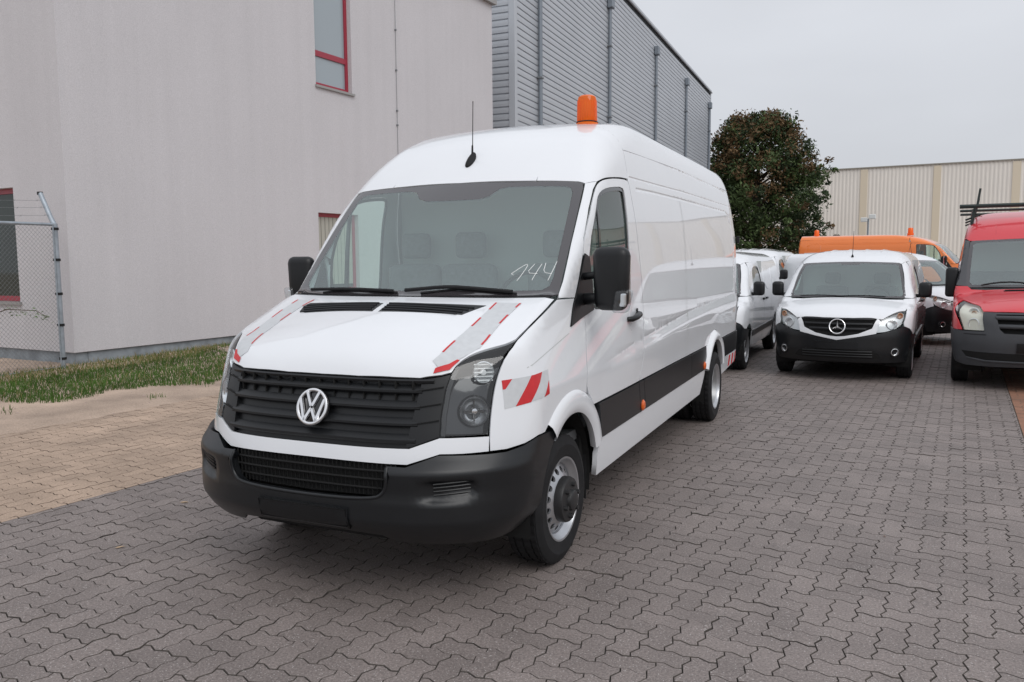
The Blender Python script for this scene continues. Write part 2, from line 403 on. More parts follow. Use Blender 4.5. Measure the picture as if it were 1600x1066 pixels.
# ============================================================ the site: everything lies on a grid turned 5 degrees from the big van
SA = R(-5); EU = np.array([math.cos(SA), math.sin(SA), 0]); EV = np.array([-math.sin(SA), math.cos(SA), 0])
def W(u, v, z=0): return Vector((u*EU[0]+v*EV[0], u*EU[1]+v*EV[1], z))
CAMP = np.array([2.4744, -3.1157, 1.6643]); CR, CU, CF = np.array(vr), np.array(vu), np.array(vf)
def proj(p):
    d = np.asarray(p)-CAMP; z = d@CF; zz = np.maximum(z, 1e-3)
    return np.stack([800+1273.58*(d@CR)/zz, 533-1273.58*(d@CU)/zz, z], -1)
def turned(o): o.rotation_euler = (0, 0, SA); return o
pm('earth', (.36, .29, .23), .95, var=.2, vscale=1.2, bump=.5, bscale=25, bdist=.02)
pm('joint_grey', (.035, .034, .030), .95, var=.35, vscale=4)
pm('joint_sand', (.125, .09, .065), .95, var=.3, vscale=5)
pm('joint_dirt', (.075, .064, .056), .95, var=.5, vscale=5, detail=5); pm('joint_dirt_tan', (.19, .14, .105), .95, var=.5, vscale=4, detail=5)
GREY = (.200, .168, .156); TAN = (.385, .285, .215)
for nm, tn in (('paver_grey', 'att'), ('paver_grey_single', 'obj')):
    pm(nm, GREY, .60, var=.16, vscale=2.2, bump=.35, bscale=420, bdist=.0015, spk=(130, .665, (.50, .47, .45)), tint=tn, detail=6, grain=(95, .42))
pm('paver_tan', TAN, .9, var=.22, vscale=1.8, bump=.35, bscale=300, bdist=.002, tint='att', detail=7, grain=(80, .30))
pm('paver_red', (.27, .135, .085), .88, var=.18, vscale=3, bump=.3, bscale=300, bdist=.002, tint='att')
pm('sand', (.42, .32, .25), .97, var=.30, vscale=1.3, bump=.8, bscale=30, bdist=.03, detail=9, grain=(60, .22))
pm('far_paving', GREY, .85, var=.15, vscale=1.5)

gm = pydata('ground', [(-300, -60, -.07), (300, -60, -.07), (300, 400, -.07), (-300, 400, -.07)], [(0, 1, 2, 3)])
struct(mk('ground', gm, 'earth'))
def sheet(name, u0, u1, v0, v1, z, mat):
    return struct(turned(mk(name, pydata(name, [(u0, v0, z), (u1, v0, z), (u1, v1, z), (u0, v1, z)], [(0, 1, 2, 3)]), mat)))
UB, US, UR = -2.64, -4.86, 3.29
yard = sheet('paved_yard', UB, UR, -7, 34, -.011, 'joint_grey')
tanp = sheet('sandy_paving', -6.2, UB-.001, -7, 34, -.0112, 'joint_sand')
redp = sheet('brick_coloured_paving', UR+.001, 16, -7, 34, -.0112, 'joint_sand')
sheet('yard_beyond', -40, 70, 34.001, 75, -.004, 'far_paving')
# wavy interlocking pavers in a herringbone
UN = .1125; AM = .0105; TS = (.27, .73)
def uedge(i, j):   # horizontal unit edge (i,j)->(i+1,j)
    return [(i+TS[0], j+AM/UN), (i+TS[1], j-AM/UN)]
def vedge(i, j):   # vertical unit edge (i,j)->(i,j+1)
    return [(i-AM/UN, j+TS[0]), (i+AM/UN, j+TS[1])]
def outline(cells_w, cells_h):
    p = []
    for i in range(cells_w): p += [(i, 0)]+uedge(i, 0)
    for j in range(cells_h): p += [(cells_w, j)]+vedge(cells_w, j)
    for i in range(cells_w-1, -1, -1): p += [(i+1, cells_h)]+uedge(i, cells_h)[::-1]
    for j in range(cells_h-1, -1, -1): p += [(0, j+1)]+vedge(0, j)[::-1]
    return np.array(p)*UN
def stone_mesh(w, h, cham=True):
    o = outline(w, h); c = np.array([w, h])*UN/2; k = len(o)
    a = np.array(shrink(o, .0014)); b = np.array(shrink(o, .0034))
    V = [(*(q-c), 0.0) for q in b]+[(*(q-c), -.0030) for q in a]+[(*(q-c), -.02) for q in a]
    Fc = [tuple(range(k))]+[(i, k+i, k+(i+1) % k, (i+1) % k) for i in range(k)]+[(k+i, 2*k+i, 2*k+(i+1) % k, k+(i+1) % k) for i in range(k)]
    if not cham: V = V[:2*k]; Fc = Fc[:k+1]
    return np.array(V), [f[::-1] if j else f for j, f in enumerate(Fc)]
ST = {(2, 1): stone_mesh(2, 1), (1, 2): stone_mesh(1, 2)}; STL = {(2, 1): stone_mesh(2, 1, False), (1, 2): stone_mesh(1, 2, False)}
def stones(u0, u1, v0, v1):
    out = []
    i0, i1 = int(math.floor(u0/UN)), int(math.ceil(u1/UN)); j0, j1 = int(math.floor(v0/UN)), int(math.ceil(v1/UN))
    for i in range(i0-1, i1+1):
        for j in range(j0, j1+1):
            r = (i-j) % 4
            if r == 0: out.append(((i+1)*UN, (j+.5)*UN, 2, 1))
            elif r == 2: out.append(((i+.5)*UN, j*UN, 1, 2))
    return out
def clip_u(poly, u, keep):
    o = []; n = len(poly)
    for i in range(n):
        p, q = poly[i], poly[(i+1) % n]; a = keep*(p[0]-u) > 0; b = keep*(q[0]-u) > 0
        if a: o.append(p)
        if a != b: f_ = (u-p[0])/(q[0]-p[0]); o.append(p+(q-p)*f_)
    return o
def cut_stone(s, u0, u1):
    o = [np.array(p) for p in outline(s[2], s[3])+np.array([s[0]-s[2]*UN/2, s[1]-s[3]*UN/2])]
    o = clip_u(o, u0, 1)
    if o: o = clip_u(o, u1, -1)
    if len(o) < 4: return None
    w_ = max(p[0] for p in o)-min(p[0] for p in o)
    if w_ < .02: return None
    c = np.array([s[0], s[1]]); k = len(o); a = shrink(o, .0016); b = shrink(o, .004)
    V = [(*(q-c), 0.0) for q in b]+[(*(q-c), -.003) for q in a]; Fc = [tuple(range(k))]+[(k+i, i, (i+1) % k, k+(i+1) % k) for i in range(k)]
    return np.array(V), Fc
def field(name, u0, u1, v0, v1, mat, parent, single=0, smat=None, margin=260, zj=.0012, jm='joint_dirt'):
    sl = [s for s in stones(u0, u1, v0, v1) if s[0]+s[2]*UN/2 > u0 and s[0]-s[2]*UN/2 < u1]
    edge = [not (u0+.012 < s[0]-s[2]*UN/2 and s[0]+s[2]*UN/2 < u1-.012) for s in sl]
    c = np.array([W(s[0], s[1]) for s in sl]); q = proj(c); D = np.linalg.norm(c-CAMP, axis=1)
    see = (q[:, 2] > .3) & (q[:, 0] > -margin*(1+3/D)) & (q[:, 0] < 1600+margin*(1+3/D)) & (q[:, 1] < 1066+2.2*margin*(1+3/D)) & (D < 33)
    under = (np.abs(c[:, 0]) < .9) & (c[:, 1] > .1) & (c[:, 1] < 6.9)
    inf = (q[:, 2] > .3) & (q[:, 0] > 0) & (q[:, 0] < 1600) & (q[:, 1] < 1066)
    order = [i for i in np.argsort(D) if inf[i] and not under[i] and not edge[i]][:single]; sg = set(order)
    Va = []; Fa = []; tint = []; base = 0; mi = []
    for i, s in enumerate(sl):
        if not see[i] or i in sg: continue
        if under[i] and (i % 1): continue
        V, Fc = (ST if D[i] < 11 else STL)[(s[2], s[3])]
        if edge[i]:
            cs = cut_stone(s, u0, u1)
            if cs is None: continue
            V, Fc = cs
        dz = rng.normal(0, zj); t = rng.normal(0, .004, 2)
        P = V.copy(); P[:, 2] += dz+P[:, 0]*t[0]+P[:, 1]*t[1]; P[:, 0] += s[0]+rng.normal(0, .0006); P[:, 1] += s[1]+rng.normal(0, .0006)
        Va.append(P); Fa += [tuple(x+base for x in f) for f in Fc]; base += len(P); tint += [rng.random()]*len(P); mi += [0]+[1]*(len(Fc)-1)
    me = pydata(name, np.concatenate(Va), Fa); a = me.attributes.new('tint', 'FLOAT', 'POINT'); a.data.foreach_set('value', np.array(tint, 'f'))
    me.materials.append(MATS[mat]); me.materials.append(MATS[jm]); me.polygons.foreach_set('material_index', mi)
    stuff(turned(mk(name, me)))
    f = bpy.data.objects[name]; f.rotation_euler = (0, 0, 0); f.parent = parent
    if single:
        sm = {k: pydata('paver', V, Fc) for k, (V, Fc) in ST.items()}
        for k in sm:
            sm[k].materials.append(MATS[smat]); sm[k].materials.append(MATS[jm]); sm[k].polygons.foreach_set('material_index', [0]+[1]*(len(sm[k].polygons)-1))
        for i in order:
            s = sl[i]; o = bpy.data.objects.new('paver', sm[(s[2], s[3])]); COL.objects.link(o); o.parent = parent
            o.location = (s[0], s[1], rng.normal(0, zj)); o.rotation_euler = (rng.normal(0, .004), rng.normal(0, .004), 0)
field('paver_field', UB, UR, -3.2, 31, 'paver_grey', yard, 300, 'paver_grey_single')
field('sandy_paver_field', US-.6, UB-.002, -3, 18, 'paver_tan', tanp, jm='joint_dirt_tan')
field('brick_paver_field', UR+.002, 6.5, -1.5, 20, 'paver_red', redp, jm='joint_dirt_tan')
# sand, grass bank and rubble by the white building
def nz2(u, v, s=1.0):
    return (np.sin(u*1.7*s+v*.9*s)+np.sin(u*-.8*s+v*2.1*s+1.3)+.6*np.sin(u*3.9*s+v*3.1*s+.4)+.5*np.sin(u*6.1*s-v*5.3*s+2.2))/3.1
def ground_h(u, v):
    t = np.clip((US-.1-u)/.9, 0, 1); t = t*t*(3-2*t)
    e = -.02+.034*t+.010*nz2(u, v, 2.3)*np.clip(t+.12, 0, 1)+.004*nz2(u, v, 7)
    m = np.exp(-((u+8.3)/1.0)**2-((v-8.0)/1.6)**2)*.16
    return e+m+np.clip((-7.0-u)/2.4, 0, 1)*.03
uu = np.arange(-16, -4.2, .08); vv = np.arange(-6, 26, .10); G1, G2 = np.meshgrid(uu, vv); H = ground_h(G1, G2)
nu = len(uu); V = np.stack([G1.ravel(), G2.ravel(), H.ravel()], -1)
idx = np.arange(nu*len(vv)).reshape(len(vv), nu); Fq = np.stack([idx[:-1, :-1].ravel(), idx[:-1, 1:].ravel(), idx[1:, 1:].ravel(), idx[1:, :-1].ravel()], -1)
struct(turned(mk('sandy_verge', pydata('sandy_verge', V, Fq, True), 'sand')))
pm('grass_blade', (.062, .125, .022), .7, var=.35, vscale=1.6, spec=.2)
pm('grass_dry', (.24, .19, .085), .8, var=.3, vscale=2)
def blades(name, pts, h0, h1, w, mat):
    V = []; Fc = []
    for u, v in pts:
        z = float(ground_h(np.array(u), np.array(v))); h = random.uniform(h0, h1); a = random.uniform(0, 6.283); dx, dy = math.cos(a)*w, math.sin(a)*w
        b = random.uniform(0, 6.283); lx, ly = math.cos(b)*h*random.uniform(.15, .8), math.sin(b)*h*random.uniform(.15, .8); n = len(V)
        V += [(u-dx, v-dy, z-.01), (u+dx, v+dy, z-.01), (u+lx*.4+dx*.7, v+ly*.4+dy*.7, z+h*.62), (u+lx*.4-dx*.7, v+ly*.4-dy*.7, z+h*.62), (u+lx, v+ly, z+h)]
        Fc += [(n, n+1, n+2, n+3), (n+3, n+2, n+4)]
    return stuff(turned(mk(name, pydata(name, V, Fc), mat)))
def edge_u(v): return -6.95+.36*(v-2.4)*.55+.28*nz2(np.array(v*1.1), np.array(3.7), 1.6)
gp = []; gd = []
while len(gp) < 30000:
    u = random.uniform(-9.55, -5.4); v = random.uniform(-1.2, 9.5); e = min(float(edge_u(v)), -5.75)
    dn = float(nz2(np.array(u), np.array(v), 2.6))
    if u > e+.25*dn: 
        if not (u < e+.9 and dn > .62 and random.random() < .25): continue
    if ((u+8.05)/1.1)**2+((v-8.2)/1.35)**2 < 1 and random.random() < .93: continue
    if u > -8.6 and v > 7.2 and dn > .1: continue
    if u < -8.8 and random.random() < .55: continue
    gp.append((u, v))
    if random.random() < .05: gd.append((u+random.gauss(0, .05), v+random.gauss(0, .05)))
    if u < -8.6 and random.random() < .5: gd.append((u, v))
blades('grass', gp, .02, .085, .0045, 'grass_blade'); blades('dry_grass', gd, .03, .13, .004, 'grass_dry')
pm('rubble', (.42, .33, .29), .9, var=.45, vscale=9)
mb = MB(); ico = bmesh.new(); bmesh.ops.create_icosphere(ico, subdivisions=1, radius=1); iv = [tuple(v.co) for v in ico.verts]; ifc = [tuple(v.index for v in f.verts) for f in ico.faces]; ico.free()
for k in range(1700):
    if k < 1350:
        u = random.gauss(-8.0, .48); v = random.gauss(8.1, .68)
    else: u = random.uniform(-9.4, -4.9); v = random.uniform(0, 12)
    if u < -9.55: continue
    s = random.uniform(.012, .034)*(1 if k < 1350 else .45); z = float(ground_h(np.array(u), np.array(v))); a = random.uniform(0, 6.3)
    sx, sy, sz = s*random.uniform(.7, 1.5), s*random.uniform(.7, 1.3), s*random.uniform(.5, .9)
    mb.add([(u+(p[0]*math.cos(a)*sx-p[1]*math.sin(a)*sy), v+(p[0]*math.sin(a)*sx+p[1]*math.cos(a)*sy), z+sz*.4+p[2]*sz*random.uniform(.8, 1.2)) for p in iv], ifc)
stuff(turned(mb.build('rubble', 'rubble')))
# fallen leaves on the paving
pm('leaf_tan', (.42, .30, .19), .7, var=.2, vscale=40); pm('leaf_brown', (.16, .09, .055), .7)
def leaf(u, v, a, s, mat, label):
    P = [(-1, 0, .0), (-.4, .34, .10), (.35, .36, .12), (1, 0, .05), (.35, -.34, .14), (-.4, -.32, .05), (0, 0, -.02)]
    me = pydata('fallen_leaf', [(x*s, y*s, .004+max(z, 0)*s) for x, y, z in P], [(6, i, (i+1) % 6) for i in range(6)])
    o = mk('fallen_leaf', me, mat); o.location = W(u, v, 0); o.rotation_euler = (0, 0, a); tag(o, label, 'leaf', 'fallen leaves on the paving')
leaf(-1.941, .849, .3, .034, 'leaf_tan', 'pale dry leaf on grey paving in front of the black bumper corner')
leaf(-1.53, .06, .9, .030, 'leaf_tan', 'pale dry leaf lying closer to the camera on the grey paving')
leaf(2.39, 2.33, 2.0, .014, 'leaf_brown', 'small brown leaf on open paving beside the white van')

# ------------------------------------------------------------ white rendered building
pm('render_white', (.595, .578, .595), .95, var=.022, vscale=.7, bump=.9, bscale=110, bdist=.006, detail=8, grain=(55, .11), streak=.03)
pm('plinth_paint', (.235, .265, .29), .85, var=.28, vscale=5, detail=8)
pm('window_red', (.33, .022, .045), .45, coat=.3)
pm('sill_metal', (.36, .35, .34), .5, metal=.4)
pm('blind', (.42, .41, .36), .8)
pm('pane_sky', (.30, .35, .38), .04, coat=1, spec=.8)
pm('pane_dark', (.020, .030, .025), .05, coat=.15, coat_r=.02, spec=.35)
UW, V0, V1W, ZB, ZT = -9.668, 5.083, 18.49, .237, 9.10
bld = thing('rendered_building', 'white rendered building with red framed windows and grey plinth', 'building', (0, 0, 0), SA)
def wall_with_holes(name, u, v0, v1, z0, z1, holes, t, mat, parent, axis='u'):
    """a wall standing in the plane u (or v), thickness t inwards, with rectangular openings"""
    vs = sorted({v0, v1, *[h[0] for h in holes], *[h[1] for h in holes]}); zs = sorted({z0, z1, *[h[2] for h in holes], *[h[3] for h in holes]})
    mb = MB()
    for a, b in zip(vs[:-1], vs[1:]):
        run = None
        for c, d in zip(zs[:-1], zs[1:]):
            solid = not any(h[0] <= (a+b)/2 <= h[1] and h[2] <= (c+d)/2 <= h[3] for h in holes)
            if solid:
                if axis == 'u': mb.box((u-t, a, c), (u, b, d))
                else: mb.box((a, u, c), (b, u+t, d))
    bm = bmesh.new(); me = pydata(name, mb.V, mb.F); bm.from_mesh(me); bmesh.ops.remove_doubles(bm, verts=bm.verts, dist=1e-5)
    dup = {}
    for f in bm.faces: dup.setdefault(tuple(sorted(v.index for v in f.verts)), []).append(f)
    bmesh.ops.delete(bm, geom=[f for l in dup.values() if len(l) > 1 for f in l], context='FACES')
    bmesh.ops.recalc_face_normals(bm, faces=bm.faces); bm.to_mesh(me); bm.free()
    return mk(name, me, mat, parent)
WU = (10.90, 12.10, 5.44, 8.6); WL = (10.85, 12.20, .95, 2.735)
wall_with_holes('wall', UW, V0+.30, V1W, ZB, ZT, [WU, WL], .30, 'render_white', bld)
WF = (-12.55, -11.06, 1.0, 2.92)
wall_with_holes('wall', V0, -24, UW, ZB, ZT, [WF], .30, 'render_white', bld, 'v')
box_obj('plinth', (UW-.30, V0+.26, -.2), (UW-.045, V1W-.05, ZB-.003), 'plinth_paint', bld)
box_obj('plinth', (-24, V0+.045, -.2), (UW-.046, V0+.25, ZB-.004), 'plinth_paint', bld)
box_obj('wall', (-24, V1W-.25, ZB+.01), (UW-.31, V1W-.01, ZT-.02), 'render_white', bld)
box_obj('roof', (-24.2, V0-.12, ZT+.004), (UW+.12, V1W+.10, ZT+.16), 'sill_metal', bld)
def window(u, hole, mat_pane, parent, axis='u', trans=None, blind=False):
    v0, v1, z0, z1 = hole; w = bpy.data.objects.new('window', None); COL.objects.link(w); w.parent = parent
    def bx(name, a, b, c, d, dep0, dep1, mat):
        if axis == 'u': lo, hi = (u-dep1, a, c), (u-dep0, b, d)
        else: lo, hi = (a, u+dep0, c), (b, u+dep1, d)
        return box_obj(name, lo, hi, mat, w)
    f = .085
    bx('frame', v0+.002, v0+f, z0+.03, z1-.002, .11, .18, 'window_red'); bx('frame', v1-f, v1-.002, z0+.03, z1-.002, .11, .18, 'window_red')
    bx('frame', v0+f, v1-f, z1-f, z1-.003, .112, .178, 'window_red'); bx('frame', v0+f, v1-f, z0+.032, z0+.032+f, .112, .178, 'window_red')
    if trans: bx('transom', v0+f, v1-f, trans-.06, trans+.06, .105, .18, 'window_red')
    zs = [z0+.03+f]+([trans-.06, trans+.06] if trans else [])+[z1-f]
    for a, b in zip(zs[::2], zs[1::2]): bx('pane', v0+f, v1-f, a, b, .14, .15, mat_pane)
    if blind:
        n = 9; st = (v1-v0-2*f)/n
        for k in range(n): bx('blind_slat', v0+f+k*st+.008, v0+f+(k+1)*st-.008, z0+.2, z1-f, .128, .136, 'blind')
    bx('sill', v0-.03, v1+.05, z0-.02, z0+.028, -.05, .16, 'sill_metal')
window(UW, WU, 'pane_sky', bld, trans=6.18); window(UW, WL, 'pane_dark', bld, blind=True); window(V0, WF, 'pane_dark', bld, 'v')
lc = thing('lightning_conductor', 'thin metal lightning conductor wire clipped down the white wall', 'cable', (0, 0, 0), SA)
tube('wire', [(UW+.025, 13.76, .3), (UW+.025, 13.76, 5), (UW+.025, 13.75, 9.2)], .006, 'wire_metal', lc, 6)
for z in (1.2, 2.15, 3.1, 4.05, 5.0, 5.35, 6.32, 7.28, 8.2): box_obj('clip', (UW+.001, 13.74, z-.022), (UW+.045, 13.785, z+.022), 'wire_metal', lc, .006, 1)

# ------------------------------------------------------------ grey metal-clad hall
pm('clad_grey', (.46, .485, .52), .45, metal=.1, var=.04, vscale=.5)
pm('clad_dark', (.055, .062, .07), .7)
pm('pipe_grey', (.22, .25, .285), .5, metal=.3)
HA = R(91-90); c0 = W(-10.013, 20.5, 0)
hall = thing('metal_hall', 'tall grey hall clad in horizontal ribbed metal sheets', 'building', c0, HA)
HL, HW, HH = 37.2, 26, 13.75
box_obj('core', (-HW, .05, 0), (-.05, HL-.05, HH-.1), 'clad_dark', hall)
PT = .209
def board(L, axis):
    prof = [(0, -.012), (-.030, -.002), (-.030, 0.0), (.0, .012), (.0, PT-.03)]   # dark groove under each sheet
    prof = [(-.038, .0), (-.038, .028), (0, .040), (.004, PT*.6), (0, PT-.006), (-.038, PT)]
    V = []; Fc = []
    for e in (0, L):
        for x, z in prof: V.append((x, e, z) if axis == 'v' else (-e, -x, z))
    k = len(prof)
    for i in range(k-1): Fc.append((i, i+1, k+i+1, k+i))
    return fix_normals(pydata('cladding_sheet', V, Fc))
bs = board(HL-.36, 'v'); bf = board(HW-.3, 'u')
for k in range(int(HH/PT)-1):
    if k*PT < 2.0: continue
    o = mk('cladding_sheet', bs, 'clad_grey', hall); o.location = (0, .18, .06+k*PT)
    if k*PT > 4.5:
        o = mk('cladding_sheet', bf, 'clad_grey', hall); o.location = (-.18, 0, .06+k*PT)
box_obj('lower_wall', (-.06, .1, 0), (-.002, HL-.1, 2.1), 'clad_grey', hall)
box_obj('lower_wall', (-HW, .012, 0), (-.1, .06, 4.8), 'clad_grey', hall)
box_obj('corner_trim', (-.2, -.02, 0), (.025, .19, HH), 'clad_grey', hall, .01, 1)
box_obj('corner_trim', (-.2, HL-.20, 0), (.03, HL+.02, HH), 'clad_grey', hall, .01, 1)
box_obj('eave_trim', (-HW, -.05, HH), (.06, HL+.05, HH+.10), 'clad_grey', hall, .02, 1)
box_obj('gutter', (.03, .0, HH-.13), (.12, HL, HH-.01), 'clad_grey', hall, .03, 1)
for i, v in enumerate((2.05, 10.5, 19.3, 27.6, 36.2)):
    p = tube('downpipe', [(.10, v, 0), (.10, v, HH-1.35)], .075, 'pipe_grey', hall, 10)
    box_obj('hopper', (.02, v-.19, HH-1.36), (.26, v+.19, HH-.92), 'pipe_grey', p, .03, 1)
    for z in (4, 7.8, 10.8): box_obj('bracket', (.0, v-.11, z), (.19, v+.11, z+.05), 'wire_metal', p)

# ------------------------------------------------------------ beige hall at the end of the yard
pm('beige_sheet', (.78, .735, .675), .7, var=.03, vscale=.3); pm('beige_strip', (.70, .61, .475), .7); pm('beige_trim', (.30, .28, .24), .6)
VF = 82.0; ZF = 10.06
fh = thing('beige_hall', 'long beige corrugated metal hall with tan vertical strips', 'building', (0, 0, 0), SA)
prof = []; u = -45.0; pitch = .33
while u < 75:
    prof += [(u, 0), (u+pitch*.32, 0), (u+pitch*.5, .035), (u+pitch*.82, .035)]; u += pitch
V = [(a, VF+b, z) for z in (0, ZF) for a, b in prof]; k = len(prof)
mk('corrugated_wall', fix_normals(pydata('corrugated_wall', V, [(i, i+1, k+i+1, k+i) for i in range(k-1)])), 'beige_sheet', fh)
box_obj('core', (-44.9, VF+.15, 0), (74.9, VF+30, ZF-.05), 'beige_sheet', fh)
for q in range(-7, 13): box_obj('vertical_strip', (-5.85+6.17*q-.30, VF-.06, 0), (-5.85+6.17*q+.30, VF+.14, ZF-.10), 'beige_strip', fh)
box_obj('eave_trim', (-45, VF-.12, ZF), (75, VF+30.2, ZF+.10), 'beige_trim', fh)
fl = thing('floodlight_mast', 'slim mast with pale floodlights in front of the beige hall', 'lamp', W(-4.4, 72, 0), SA)
tube('mast', [(0, 0, 0), (0, 0, 4.9)], .07, 'galvanized', fl, 8)
for s in (-1, 1): box_obj('lamp_head', (s*.32-.26, -.25, 4.75+.12*s), (s*.32+.26, .1, 5.12+.12*s), 'paper_white', fl, .04, 2)

# ------------------------------------------------------------ chain-link fence
fe = thing('chain_link_fence', 'galvanised chain-link fence with angled post and barbed wire before the white building', 'fence', W(-9.42, 4.73, 0), SA)
def fpost(v, part='post'):
    p = tube(part, [(0, v, -.1), (0, v, 2.27)], .040, 'galvanized', fe, 12)
    a = tube('arm', [(0, v, 2.24), (-.09, v, 2.36), (-.32, v, 2.74)], .037, 'galvanized', p, 12)
    lathe('cap', [(0, .03), (.041, .028), (.041, -.02)], 'rubber', p, 12, 'z', loc=(-.325, v, 2.735))
    for z in (.20, .72, 1.20, 1.72, 2.19): lathe('clamp', [(.041, -.02), (.053, -.018), (.053, .018), (.041, .02)], 'rubber', p, 14, 'z', loc=(0, v, z))
    return p
fpost(0); fpost(-2.6); fpost(-5.2)
tube('tension_rod', [(.045, -.06, .1), (.045, -.06, 2.24)], .009, 'galvanized', fe, 6)
tube('top_rail', [(0, -5.2, 2.26), (0, 0, 2.255)], .024, 'galvanized', fe, 10)
tube('bottom_wire', [(.02, -5.2, .05), (.02, -2.5, .02), (.02, 0, .08)], .006, 'galvanized', fe, 5)
mb = MB(); st = .062
for k in range(-40, 88):
    a = -5.2+k*st
    for sgn in (1, -1):
        v0_, z0_ = a, .06; L = 2.19
        v1_ = a+L*.92
        lo, hi = max(-5.2, min(v0_, v1_)), min(-.02, max(v0_, v1_))
        if hi <= lo+.02: continue
        zf = lambda v: z0_+(v-v0_)/.92 if sgn > 0 else z0_+L-(v-v0_)/.92
        mb.add(*tube_data([(.022+.004*sgn, lo, zf(lo)), (.022+.004*sgn, hi, zf(hi))], .0021, 3, caps=False))
mb.build('mesh_wire', 'wire_metal', fe)
for i, (x, z) in enumerate(((-.10, 2.40), (-.18, 2.52), (-.26, 2.63))):
    pts = [(x+.008*math.sin(v*9+i), -5.2+v, z-.05*math.sin(math.pi*((v/2.6) % 1))) for v in np.linspace(0, 5.2, 60)]
    w = tube('barbed_wire', pts, .0028, 'wire_metal', fe, 4)
    b = MB()
    for q in pts[2::4]:
        for a in (.7, -.7): b.add(*tube_data([(q[0]-.02, q[1]-.012*a, q[2]-.022*a), (q[0]+.02, q[1]+.012*a, q[2]+.022*a)], .0016, 3, caps=False))
    b.build('barbs', 'wire_metal', w)
# a twig of a shrub reaching through the fence
pm('leaf_green', (.10, .17, .055), .6, var=.3, vscale=20); pm('bark', (.10, .075, .055), .9, var=.3, vscale=8, bump=.5, bscale=25, bdist=.03)
sh = thing('shrub', 'small leafy shrub twig reaching past the chain-link fence', 'shrub', W(-9.15, 3.15, 0), SA)
tube('stem', [(0, 0, 0), (.0, .05, .5), (.0, .25, .9), (.02, .62, 1.02), (.03, 1.02, .98), (.03, 1.22, .86)], [.016, .013, .010, .007, .005, .002], 'bark', sh, 6)
mb = MB()
for k in range(70):
    t = random.random(); v = .15+1.1*t; z = .92+.1*math.sin(t*3)-.07*t+random.gauss(0, .045); x = random.gauss(.02, .05); a = random.uniform(0, 6.28); s = random.uniform(.02, .045); tl = random.uniform(-.8, .8)
    c, d = math.cos(a)*s, math.sin(a)*s
    mb.add([(x-c, v-d, z), (x-d*.35, v+c*.35, z+.3*s*tl), (x+c, v+d, z-.6*s), (x+d*.35, v-c*.35, z-.2*s)], [(0, 1, 2, 3)])
mb.build('leaves', 'leaf_green', sh)

# ------------------------------------------------------------ tree behind the hall
def leaf_mat(name, col, var):
    m = pm(name, col, .65, var=var, vscale=.9, spec=.25); return m
leaf_mat('crown_green', (.066, .098, .034), .45); leaf_mat('crown_russet', (.140, .088, .042), .4); leaf_mat('crown_dark', (.034, .055, .023), .4)
TRZ = .94
tr = thing('tree', 'large dense tree turning russet at its top beside the grey hall', 'tree', W(-11.6, 63.0, 0), SA)
tube('trunk', [(0, 0, -.2), (.1, 0, 2.2), (-.1, .1, 4.5), (.1, 0, 7.5), (0, 0, 10.5)], [.42, .34, .27, .17, .05], 'bark', tr, 10)
limbs = MB(); ends = []
for k in range(34):
    a = random.uniform(0, 6.283); z0_ = random.uniform(1.6, 9.0); L = random.uniform(2.2, 5.2)*(1.15-.055*z0_); dz = random.uniform(.3, 2.6)
    p0 = Vector((0, 0, z0_)); p2 = Vector((math.cos(a)*L, math.sin(a)*L, z0_+dz)); p1 = (p0+p2)/2+Vector((0, 0, .4))
    limbs.add(*tube_data([p0, p1, p2], [.11, .07, .025], 6)); ends += [p1.lerp(p2, t) for t in (.4, .75, 1.0)]
limbs.build('limbs', 'bark', tr)
def crown_r(z, a):
    base = 5.1*math.sqrt(max(0, 1-((z-5.6)/8.0)**2)) if z > 5.6 else 5.1*(1-.035*(5.6-z)**1.3)
    return base*(1+.10*math.sin(3*a+z*.7)+.08*math.sin(5*a-1.3*z)+.05*math.sin(9*a+2*z))
CM = {m: MB() for m in ('crown_green', 'crown_russet', 'crown_dark')}
clumps = []
for k in range(640):
    z = random.uniform(.7, 13.4); a = random.uniform(0, 6.283); rr = crown_r(z, a)*math.sqrt(random.uniform(.12, 1.0))
    clumps.append((rr*math.cos(a), rr*math.sin(a), z, random.uniform(.45, 1.05)))
for p in ends: clumps.append((p.x, p.y, p.z, .6))
for k in range(26):                     # loose sprays past the outline
    z = random.uniform(2.5, 11); a = random.uniform(-1.6, 1.0); rr = crown_r(z, a)*random.uniform(1.02, 1.17)
    clumps.append((rr*math.cos(a), rr*math.sin(a), z, random.uniform(.22, .4)))
for cx, cy, cz, cr in clumps:
    pr = random.random(); m = 'crown_russet' if (pr < .08+.62*max(0, (cz-6.0)/7.5)) else ('crown_dark' if pr > .72 else 'crown_green')
    for q in range(int(95*cr)+14):
        d = Vector((random.gauss(0, 1), random.gauss(0, 1), random.gauss(0, .8))); d = d.normalized()*cr*random.random()**.5
        c = Vector((cx, cy, cz))+d; s = random.uniform(.09, .20)
        n = Vector((random.gauss(0, 1), random.gauss(0, 1), random.gauss(.5, 1))).normalized(); e = n.orthogonal().normalized(); f = n.cross(e); t = random.uniform(0, 6.28)
        e, f = e*math.cos(t)+f*math.sin(t), f*math.cos(t)-e*math.sin(t)
        CM[m].add([c-e*s, c+f*s*.45, c+e*s, c-f*s*.45], [(0, 1, 2, 3)])
for m, b in CM.items(): 
    o = mk('crown', pydata('crown', b.V, b.F), m, tr)
tr.scale = (1, 1, TRZ)
